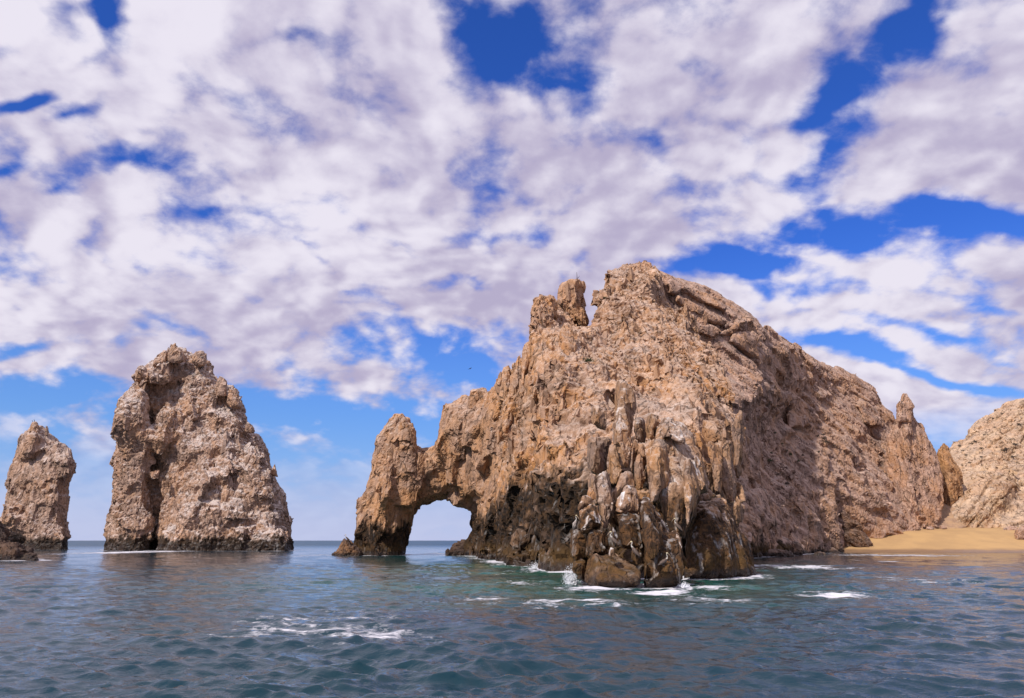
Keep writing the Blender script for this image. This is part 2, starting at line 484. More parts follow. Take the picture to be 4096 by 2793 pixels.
# ------------------------------------------------------------------ materials
def rock_material(name, ca, cb_, ochre_c=(0.45, 0.215, 0.08), pale_c=(0.60, 0.51, 0.45), stain_c=(0.013, 0.009, 0.007), stain_b=(0.060, 0.031, 0.013), fine=1.0, random_tint=False, ledge=0.3, wet=0.0, crack_rot=(0.1, 0.12, 0.5)):
    m = bpy.data.materials.new(name); m.use_nodes = True
    n = NT(m.node_tree); n.n.clear()
    pos = n.add('ShaderNodeNewGeometry').outputs['Position']
    big = n.noise(pos, 0.16 * fine, 5, 0.6, 0.4)
    mid = n.noise(pos, 1.3 * fine, 6, 0.65)
    sm = n.noise(pos, 7.0 * fine, 4, 0.7)
    streak = n.noise(n.mapping(pos, scale=(1.2 * fine, 1.2 * fine, 0.14 * fine)), 1.0, 5, 0.6)
    col = n.mix(n.ramp(big, 0.35, 0.65), ca, cb_)
    tint = n.attr('tint').outputs['Fac']
    if random_tint:
        tint = n.add('ShaderNodeObjectInfo').outputs['Random']
        up = n.add('ShaderNodeSeparateXYZ'); n.put(up.inputs[0], n.add('ShaderNodeNewGeometry').outputs['Normal'])
        ledge_f = n.math('MULTIPLY', n.ramp(up.outputs[2], 0.25, 0.85), ledge)
        zh = n.add('ShaderNodeSeparateXYZ'); n.put(zh.inputs[0], pos)
    col = n.mix(1.0, col, n.mix(n.ramp(tint, 0.0, 1.0, smooth=False), (0.70, 0.69, 0.70), (1.22, 1.20, 1.17)), 'MULTIPLY')
    col = n.mix(1.0, col, n.mix(n.ramp(streak, 0.3, 0.7), (0.80, 0.76, 0.72), (1.13, 1.14, 1.15)), 'MULTIPLY')
    oc = n.math('MULTIPLY', n.attr('ochre').outputs['Fac'], n.ramp(mid, 0.28, 0.56))
    col = n.mix(n.math('MULTIPLY', oc, 0.85), col, ochre_c)
    col = n.mix(n.math('MULTIPLY', n.attr('pale').outputs['Fac'], n.ramp(sm, 0.3, 0.6)), col, pale_c)
    col = n.mix(n.attr('stain').outputs['Fac'], col, n.mix(n.ramp(mid, 0.38, 0.66), stain_c, stain_b))
    if random_tint:
        col = n.mix(n.math('MULTIPLY', ledge_f, n.ramp(sm, 0.3, 0.6)), col, pale_c)
        if wet > 0:
            low = n.ramp(n.math('ADD', zh.outputs[2], n.math('MULTIPLY', big, 3.0)), wet, wet + 3.0, 1.0, 0.0)
            col = n.mix(n.math('MULTIPLY', low, 0.9), col, n.mix(n.ramp(mid, 0.38, 0.66), stain_c, stain_b))
    zpos = n.add('ShaderNodeSeparateXYZ'); n.put(zpos.inputs[0], pos)
    weed = n.math('MULTIPLY', n.ramp(n.math('ADD', zpos.outputs[2], n.math('MULTIPLY', mid, 3.0)), 3.2, 4.8, 1.0, 0.0), n.math('MULTIPLY', n.attr('stain').outputs['Fac'], n.ramp(big, 0.35, 0.55)))
    col = n.mix(n.math('MULTIPLY', weed, 0.6), col, (0.115, 0.062, 0.018))
    tide = n.attr('tide').outputs['Fac']
    col = n.mix(n.math('MULTIPLY', tide, 0.93), col, n.mix(n.ramp(mid, 0.4, 0.7), (0.016, 0.011, 0.010), (0.05, 0.028, 0.015)))
    col = n.mix(n.math('MULTIPLY', n.attr('guano').outputs['Fac'], n.ramp(streak, 0.40, 0.60)), col, (0.72, 0.70, 0.70))
    col = n.mix(1.0, col, n.mix(n.ramp(sm, 0.25, 0.75), (0.80, 0.79, 0.78), (1.16, 1.16, 1.16)), 'MULTIPLY')
    bs = n.add('ShaderNodeBsdfPrincipled')
    n.put(bs.inputs['Base Color'], col)
    n.put(bs.inputs['Roughness'], n.ramp(tide, 0.0, 1.0, 0.88, 0.42))
    bs.inputs['Specular IOR Level'].default_value = 0.25
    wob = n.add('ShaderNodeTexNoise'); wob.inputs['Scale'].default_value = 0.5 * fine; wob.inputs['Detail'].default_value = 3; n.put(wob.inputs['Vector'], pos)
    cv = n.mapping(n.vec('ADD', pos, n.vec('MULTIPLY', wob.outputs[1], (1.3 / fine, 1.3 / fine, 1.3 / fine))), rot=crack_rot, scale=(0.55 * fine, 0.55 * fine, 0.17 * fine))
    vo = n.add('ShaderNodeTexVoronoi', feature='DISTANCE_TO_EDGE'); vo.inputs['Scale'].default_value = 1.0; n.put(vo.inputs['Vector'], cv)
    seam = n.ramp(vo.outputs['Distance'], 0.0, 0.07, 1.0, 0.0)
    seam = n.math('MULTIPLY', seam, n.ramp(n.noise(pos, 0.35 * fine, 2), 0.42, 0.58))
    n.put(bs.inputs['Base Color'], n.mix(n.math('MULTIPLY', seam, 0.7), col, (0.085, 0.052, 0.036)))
    bh = n.math('ADD', n.math('MULTIPLY', mid, 0.7), n.math('MULTIPLY', sm, 0.30))
    bh = n.math('SUBTRACT', bh, n.math('MULTIPLY', seam, 1.6))
    bp = n.add('ShaderNodeBump'); bp.inputs['Strength'].default_value = 0.55; bp.inputs['Distance'].default_value = 0.35 / fine
    n.put(bp.inputs['Height'], bh)
    n.l.new(bp.outputs[0], bs.inputs['Normal'])
    o = n.add('ShaderNodeOutputMaterial'); n.l.new(bs.outputs[0], o.inputs[0])
    return m


def plain(name, col, rough=0.7, col2=None, scale=8.0, spec=0.3):
    m = bpy.data.materials.new(name); m.use_nodes = True
    n = NT(m.node_tree); n.n.clear()
    pos = n.add('ShaderNodeTexCoord').outputs['Object']
    c = n.mix(n.ramp(n.noise(pos, scale, 4, 0.6), 0.35, 0.65), col, col2 or tuple(x * 0.7 for x in col))
    bs = n.add('ShaderNodeBsdfPrincipled'); n.put(bs.inputs['Base Color'], c)
    bs.inputs['Roughness'].default_value = rough; bs.inputs['Specular IOR Level'].default_value = spec
    o = n.add('ShaderNodeOutputMaterial'); n.l.new(bs.outputs[0], o.inputs[0])
    return m


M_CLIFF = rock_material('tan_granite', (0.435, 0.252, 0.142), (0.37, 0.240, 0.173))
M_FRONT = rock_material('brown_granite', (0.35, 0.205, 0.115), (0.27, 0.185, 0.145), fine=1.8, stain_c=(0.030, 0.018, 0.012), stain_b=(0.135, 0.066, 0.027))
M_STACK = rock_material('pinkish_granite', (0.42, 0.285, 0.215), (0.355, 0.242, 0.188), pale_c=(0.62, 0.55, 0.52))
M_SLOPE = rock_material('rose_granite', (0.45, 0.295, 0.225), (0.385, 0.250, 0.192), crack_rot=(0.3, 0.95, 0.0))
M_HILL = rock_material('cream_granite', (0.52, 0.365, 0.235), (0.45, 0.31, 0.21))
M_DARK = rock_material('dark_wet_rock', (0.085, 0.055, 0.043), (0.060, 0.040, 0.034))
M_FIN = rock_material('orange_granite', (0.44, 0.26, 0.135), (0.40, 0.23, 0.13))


# ------------------------------------------------------------------ object helpers
def obj(name, me, mat=None, parent=None):
    if mat is not None:
        me.materials.clear(); me.materials.append(mat)
    me.name = name
    o = bpy.data.objects.new(name, me); COL.objects.link(o)
    if parent is not None:
        o.parent = parent
        o.matrix_parent_inverse = parent.matrix_world.inverted()
    return o


def thing(name, label, cat, loc, group=None):
    o = bpy.data.objects.new(name, None); COL.objects.link(o)
    o.location = loc; o.empty_display_size = 0.5
    o.matrix_world = Matrix.Translation(loc)
    tag(o, label, cat, group)
    return o


def tag(o, label, cat, group=None):
    o['label'] = label; o['category'] = cat
    if group: o['group'] = group


def rebase(me, loc):
    me.transform(Matrix.Translation(-Vector(loc)))


BODIES = {}


def body(name, solids, voxel, mat, parent, seed, fr, size, rock={}, colour={}, shade_smooth=False, back=None):
    me = union(solids, voxel)
    me, tint = rockify(me, voxel, seed, fr, size, **rock)
    if len(me.loops) == 4 * len(me.polygons):
        me, tint = trim(me, tint, lambda V, N: (V[:, 2] < -1.2) | ((N[:, 1] > 0.55) & (back is not None) & (V[:, 2] < (back or 0))))
    paint(me, seed, tint, **colour)
    me.polygons.foreach_set('use_smooth', [shade_smooth] * len(me.polygons))
    Ns = smooth_vec(get_n(me), edges_of(me), 6); Ns /= np.linalg.norm(Ns, axis=1, keepdims=True) + 1e-6
    BODIES[(name, parent)] = (get_v(me).copy(), Ns)
    o = obj(name, me, mat, None)
    if parent is not None:
        o.parent = parent; o.matrix_parent_inverse = parent.matrix_world.inverted()
    return o


def slab(name, poly, D, mat, parent, seed, lean=0.0, yaw=0.0, roll=0.7, R=None, thick=3.0, voxel=0.12, fr=None, size=(2.2, 2.2, 3.5),
         amps=(0.22, 0.14, 0.07), colour={}, rough=0.05, power=1.08, smooth=False):
    p = np.array(poly); cx, cy = p.mean(0)
    # distance to centre line decides how broad the bevel is
    ext = min(np.ptp(p[:, 0]), np.ptp(p[:, 1]))
    if R is None: R = ext * 0.42
    dep = D if callable(D) else (lambda x, y: D + yaw * (x - cx) - lean * (y - cy))
    me = union([inflate(poly, dep, roll, R, thick, step=3.0 if ext < 260 else 5.0, power=power)], voxel)
    me, tint = rockify(me, voxel, seed, fr if fr is not None else frame((0.1 * math.sin(seed), 0.2, 1), seed), size, amps=amps, rough=rough, crack=0.8, remesh=1)
    rr = random.Random(seed).uniform(-0.25, 0.25)
    paint(me, seed, tint + rr, **colour)
    me.polygons.foreach_set('use_smooth', [smooth] * len(me.polygons))
    o = obj(name, me, mat)
    o.parent = parent; o.matrix_parent_inverse = parent.matrix_world.inverted()
    return o


random.seed(5)


def stone_meshes(n, mat, box=(1, 1, 1), prefix='stone'):
    res = []
    for k in range(n):
        rnd = random.Random(100 + k)
        bm = bmesh.new()
        for _ in range(15):
            v = [rnd.uniform(-1, 1) for _ in range(3)]
            mx = max(abs(c) for c in v)
            v = [c / mx * (0.62 + 0.38 * rnd.random()) for c in v]
            bm.verts.new((v[0] * box[0], v[1] * box[1], v[2] * box[2]))
        r = bmesh.ops.convex_hull(bm, input=bm.verts)
        loose = [v for v in bm.verts if not v.link_faces]
        bmesh.ops.delete(bm, geom=loose, context='VERTS')
        me = bpy.data.meshes.new(prefix); bm.to_mesh(me); bm.free()
        me.materials.append(mat)
        res.append(me)
    return res


def scatter(name, source, meshes, parent, count, smin, smax, seed, keep=None, sink=0.25, jitter=0.35, up=(-0.3, 1.0), lean=0.0, spin=1.0, power=2.0):
    """embed alike blocks in a rock face: long axis runs up the face (turned by `lean`), pushed `sink` of their size into it"""
    V, N = BODIES[(source, parent)]
    rng = np.random.default_rng(seed)
    ok = (N[:, 1] < 0.1) & (V[:, 2] > 1.0) & (N[:, 2] > up[0]) & (N[:, 2] < up[1])
    if keep is not None: ok &= keep(V, N)
    idx = np.nonzero(ok)[0]
    if len(idx) < count: return
    idx = rng.choice(idx, count, replace=False)
    inv = parent.matrix_world.inverted()
    for k, i in enumerate(idx):
        s = smin + (smax - smin) * rng.random() ** power
        o = bpy.data.objects.new(name, meshes[k % len(meshes)]); COL.objects.link(o)
        nv = Vector(N[i].astype(float)).normalized()
        zu = Vector((0, 0.25, 1)); zu = (zu - nv * zu.dot(nv)).normalized()
        zu = Matrix.Rotation(lean, 3, nv) @ zu
        xa = zu.cross(nv).normalized()
        B = Matrix((xa, nv, zu)).transposed().to_4x4()
        J = Matrix.Rotation(rng.normal() * jitter, 4, 'X') @ Matrix.Rotation(rng.normal() * jitter, 4, 'Y') @ Matrix.Rotation(rng.normal() * spin, 4, 'Z')
        o.parent = parent
        o.matrix_parent_inverse = inv
        o.matrix_basis = Matrix.Translation(Vector(V[i] - N[i] * s * sink)) @ B @ J @ Matrix.Diagonal((s, s * rng.uniform(.7, 1.2), s * rng.uniform(.8, 1.4), 1))


VERT = frame((0.05, 0.22, 1.0), 0.5)
# ------------------------------------------------------------------ headland: the cliff with the peak
headland = thing('headland', 'tall tan granite headland with a rounded peak right of the arch, dark at the waterline', 'headland', (20, 150, 0))
cliff_poly = Z2([(880, 1500), (935, 1325), (1000, 1180), (1085, 950), (1085, 700), (1130, 450), (1060, 330)]) + \
    Z3([(60, 1110), (125, 1070), (160, 1025), (230, 990), (300, 905), (335, 860), (385, 810), (405, 780), (410, 580), (415, 530), (430, 500),
        (440, 440), (455, 400), (500, 400), (550, 380), (590, 440), (680, 540), (760, 630), (840, 680), (885, 620),
        (905, 480), (918, 400), (932, 350), (962, 315), (975, 270), (980, 220), (1010, 210), (1030, 170), (1080, 150), (1120, 125), (1180, 132),
        (1240, 134), (1280, 130), (1310, 140), (1400, 148), (1470, 165), (1500, 240), (1530, 340), (1600, 430), (1700, 600), (1760, 745), (1850, 790),
        (1930, 870), (1990, 930), (2050, 960), (2080, 1010), (2110, 1100), (2100, 1250), (2150, 1350), (2180, 1450)]) + \
    Z4([(1920, 330), (1910, 500), (1930, 560), (1890, 650), (1930, 740), (1940, 850), (1930, 960), (1960, 1130), (1990, 1300), (1985, 1420),
        (2000, 1600), (1500, 1680), (1100, 1700), (690, 1700), (520, 1640)]) + [(2200, 2440), (2139, 2420), (2057, 2400), (1950, 2390), (1870, 2380)]
cliff_ctrl = [(1910, 2235, 157), (1984, 2239, 145), (2057, 2261, 113), (2139, 2274, 99.6), (2265, 2293, 86), (1950, 2050, 160), (1960, 1850, 166), (1990, 1600, 168),
              (2060, 2050, 125), (2070, 1800, 138), (2080, 1550, 150),
              (2150, 2085, 111), (2060, 2090, 133), (2250, 2090, 101), (2150, 1960, 103), (2040, 1960, 126), (2150, 1800, 111), (2150, 1550, 125), (2150, 1350, 146), (2150, 1200, 158), (2230, 1200, 162),
              (2300, 2050, 90), (2300, 1800, 101), (2290, 1550, 119), (2300, 1350, 146), (2400, 1300, 162),
              (2450, 1950, 84), (2450, 1700, 100), (2450, 1500, 124), (2470, 1250, 160), (2560, 1080, 178),
              (2600, 1950, 84), (2600, 1700, 104), (2620, 1450, 134), (2640, 1250, 166), (2640, 1090, 182), (2720, 1200, 182), (2770, 1320, 170),
              (2800, 1950, 92), (2800, 1650, 112), (2800, 1450, 146), (2850, 1380, 162), (2950, 1560, 152), (2900, 1650, 128), (2980, 1850, 120), (2990, 2100, 108),
              (2350, 2330, 74), (2600, 2345, 72), (2900, 2320, 86), (1890, 2380, 154), (1984, 2380, 142), (2057, 2400, 110), (2139, 2420, 97), (2262, 2440, 83), (2600, 2460, 70), (2950, 2400, 86)]
cliff_depth = depth_field(cliff_ctrl)


def cl(poly, near, roll=4, R=40, thick=16, power=1.6, lean=0.0):
    """a buttress that stands `near` metres proud of the cliff"""
    p = np.array(poly); c = p.mean(0)
    return inflate(poly, lambda x, y: 0.75 * cliff_depth(x, y) + 0.25 * float(cliff_depth(c[0], c[1])) - near * 1.5, roll * 1.3, R * 0.6, thick, power=power)


cl_solids = [inflate(cliff_poly, cliff_depth, 9, 60, 26, step=6, power=1.8),
    cl(Z3([(310, 1180), (320, 1060), (380, 880), (480, 880), (530, 740), (560, 640), (640, 600), (720, 650), (745, 720), (740, 900), (770, 1000), (740, 1150), (690, 1200), (620, 1270), (600, 1600), (420, 1600), (300, 1420)]), 5),
    cl(Z3([(360, 870), (358, 560), (390, 470), (395, 400), (405, 355), (450, 360), (495, 365), (500, 440), (440, 440), (430, 640), (480, 700), (440, 870)]), 4, R=25),
    cl(Z3([(550, 620), (610, 600), (690, 610), (740, 680), (745, 880), (700, 940), (640, 920), (610, 800), (560, 720)]), 8, R=30),
    cl(Z3([(195, 1280), (210, 1150), (260, 880), (290, 820), (340, 760), (368, 880), (310, 1050), (300, 1180), (270, 1290)]), 5, R=22),
    cl(Z3([(905, 580), (925, 360), (985, 245), (1010, 210), (1090, 180), (1070, 300), (960, 470), (940, 560)]), 3, R=22),
    cl(Z3([(1280, 200), (1310, 160), (1365, 180), (1362, 310), (1290, 320)]), 3.5, R=14),
    cl(Z3([(1380, 210), (1400, 180), (1470, 180), (1480, 330), (1390, 340)]), 3.5, R=14),
    cl(Z3([(1440, 850), (1460, 700), (1540, 690), (1575, 800), (1500, 890)]), 4, R=20),
    cl(Z3([(1770, 1000), (1765, 800), (1850, 790), (1910, 850), (1900, 1000), (1850, 1060)]), 5, R=25),
    cl(Z3([(1690, 1180), (1700, 900), (1740, 860), (1775, 900), (1790, 1180), (1830, 1400), (1820, 1560), (1700, 1520)]), 5, R=25),
    cl(Z3([(1880, 1150), (1900, 1000), (1990, 940), (2060, 970), (2100, 1100), (2090, 1260), (1990, 1240)]), 4, R=28),
    cl(Z3([(760, 1180), (770, 1080), (830, 1020), (880, 1020), (890, 1100), (870, 1200), (800, 1220)]), 3.5, R=22),
    cl(Z3([(930, 1130), (1090, 950), (1230, 1000), (1330, 1080), (1320, 1250), (1240, 1290), (1100, 1250), (980, 1200)]), 3, R=40),
    cl(Z3([(1350, 1200), (1400, 1140), (1450, 1180), (1500, 1290), (1510, 1370), (1400, 1390), (1360, 1300)]), 3.5, R=25),
    cl(Z3([(1560, 900), (1580, 820), (1650, 880), (1690, 1000), (1680, 1100), (1600, 1040)]), 3, R=25),
    cl(Z3([(1080, 400), (1120, 330), (1250, 330), (1350, 420), (1480, 560), (1520, 640), (1380, 660), (1180, 560)]), 2, R=40),
    cl(Z2([(1170, 720), (1190, 600), (1250, 420), (1320, 400), (1400, 700), (1430, 900), (1300, 900), (1180, 880)]), 4, R=40),
    cl(Z4([(180, 640), (200, 560), (330, 560), (480, 600), (600, 640), (640, 760), (620, 800), (420, 730), (240, 740)]), 4, R=30),
    cl(Z2([(930, 1400), (945, 1290), (1000, 1230), (1060, 1250), (1090, 1340), (1080, 1420)]), 4, R=20),
    cl(Z2([(1090, 1420), (1110, 1300), (1200, 1240), (1330, 1250), (1450, 1290), (1545, 1340), (1560, 1600), (1330, 1430)]), 2.5, R=30),
]
zone = lambda V: np.where(V[:, 1] > 84, 12.6 + 0.9 * np.sin(V[:, 0] * 0.7), 7.0) - np.clip((V[:, 1] - 140) * 0.12, 0, 7) - np.clip((V[:, 0] - 14) * 0.25, 0, 6)
body('cliff', cl_solids, 0.325, M_CLIFF, headland, 3, VERT, (7.5, 7.5, 19), rock=dict(amps=(2.4, 1.3, 0.55, 0.2), crack=1.3, rough=0.08),
     colour=dict(stain=zone, ochre=1.0, pale=0.45, guano=0.18, high=46), back=52)

spire = [inflate(Z3([(560, 345), (570, 320), (600, 310), (625, 290), (680, 270), (700, 245), (745, 235), (790, 250), (808, 270), (814, 400), (832, 430), (856, 450), (858, 520),
                     (850, 700), (760, 700), (690, 560), (600, 470), (560, 420)]), lambda x, y: 171 + (1300 - y) * 0.01, 4, 30, 9, step=4, power=1.6)]
body('spire', spire, 0.24, M_CLIFF, headland, 8, VERT, (4, 4, 9), rock=dict(amps=(0.9, 0.5, 0.25, .1), crack=0.7, rough=0.12), colour=dict(ochre=0.6, pale=0.3))

tower = [inflate(Z3([(365, 900), (356, 700), (353, 560), (363, 500), (383, 470), (393, 400), (403, 352), (430, 345), (450, 362), (470, 342), (495, 360), (505, 430), (520, 370), (550, 340), (578, 355), (600, 440), (580, 600), (530, 760), (490, 920)]),
                  lambda x, y: 150 - (y - 1350) * 0.03, 4, 28, 10, step=4, power=1.4)]
body('tower', tower, 0.24, M_CLIFF, headland, 9, VERT, (3.2, 3.2, 9), rock=dict(amps=(1.0, 0.55, 0.25, .1), crack=1.2, rough=0.08), colour=dict(ochre=0.9, pale=0.3))
for k, (pl, D) in enumerate([([(190, 1330), (212, 1150), (240, 960), (262, 870), (285, 860), (290, 1000), (280, 1150), (270, 1330)], 148), ([(270, 1250), (285, 900), (292, 820), (342, 752), (366, 800), (370, 900), (330, 1050), (310, 1250)], 144),
                             ([(100, 1250), (112, 1060), (132, 995), (200, 955), (215, 1000), (190, 1200), (150, 1300)], 156), ([(385, 1260), (365, 1160), (385, 1120), (400, 1110), (420, 1120), (425, 1250), (405, 1275)], 122),
                             ([(430, 1265), (425, 1130), (455, 1110), (480, 1120), (480, 1260), (455, 1280)], 121), ([(525, 1250), (520, 1100), (545, 1065), (590, 1075), (600, 1200), (570, 1270)], 120.5), ([(485, 1210), (480, 1060), (520, 1050), (525, 1200)], 123),
                             ([(620, 800), (600, 660), (650, 605), (700, 620), (742, 690), (742, 880), (700, 935), (640, 910)], 131), ([(500, 760), (520, 730), (560, 760), (575, 850), (540, 870), (500, 830)], 132),
                             ([(315, 1150), (325, 1060), (350, 1010), (390, 1000), (385, 1060), (370, 1150), (340, 1180)], 128), ([(345, 1010), (365, 900), (385, 870), (410, 880), (405, 960), (390, 1000)], 133)]):
    slab('rock_column', Z3(pl), D, M_CLIFF, headland, 150 + k, lean=0.035, yaw=0.01, roll=1.6, thick=7, voxel=0.2, size=(3, 3, 7), amps=(0.4, 0.2, 0.1), colour=dict(ochre=.8, pale=.4))

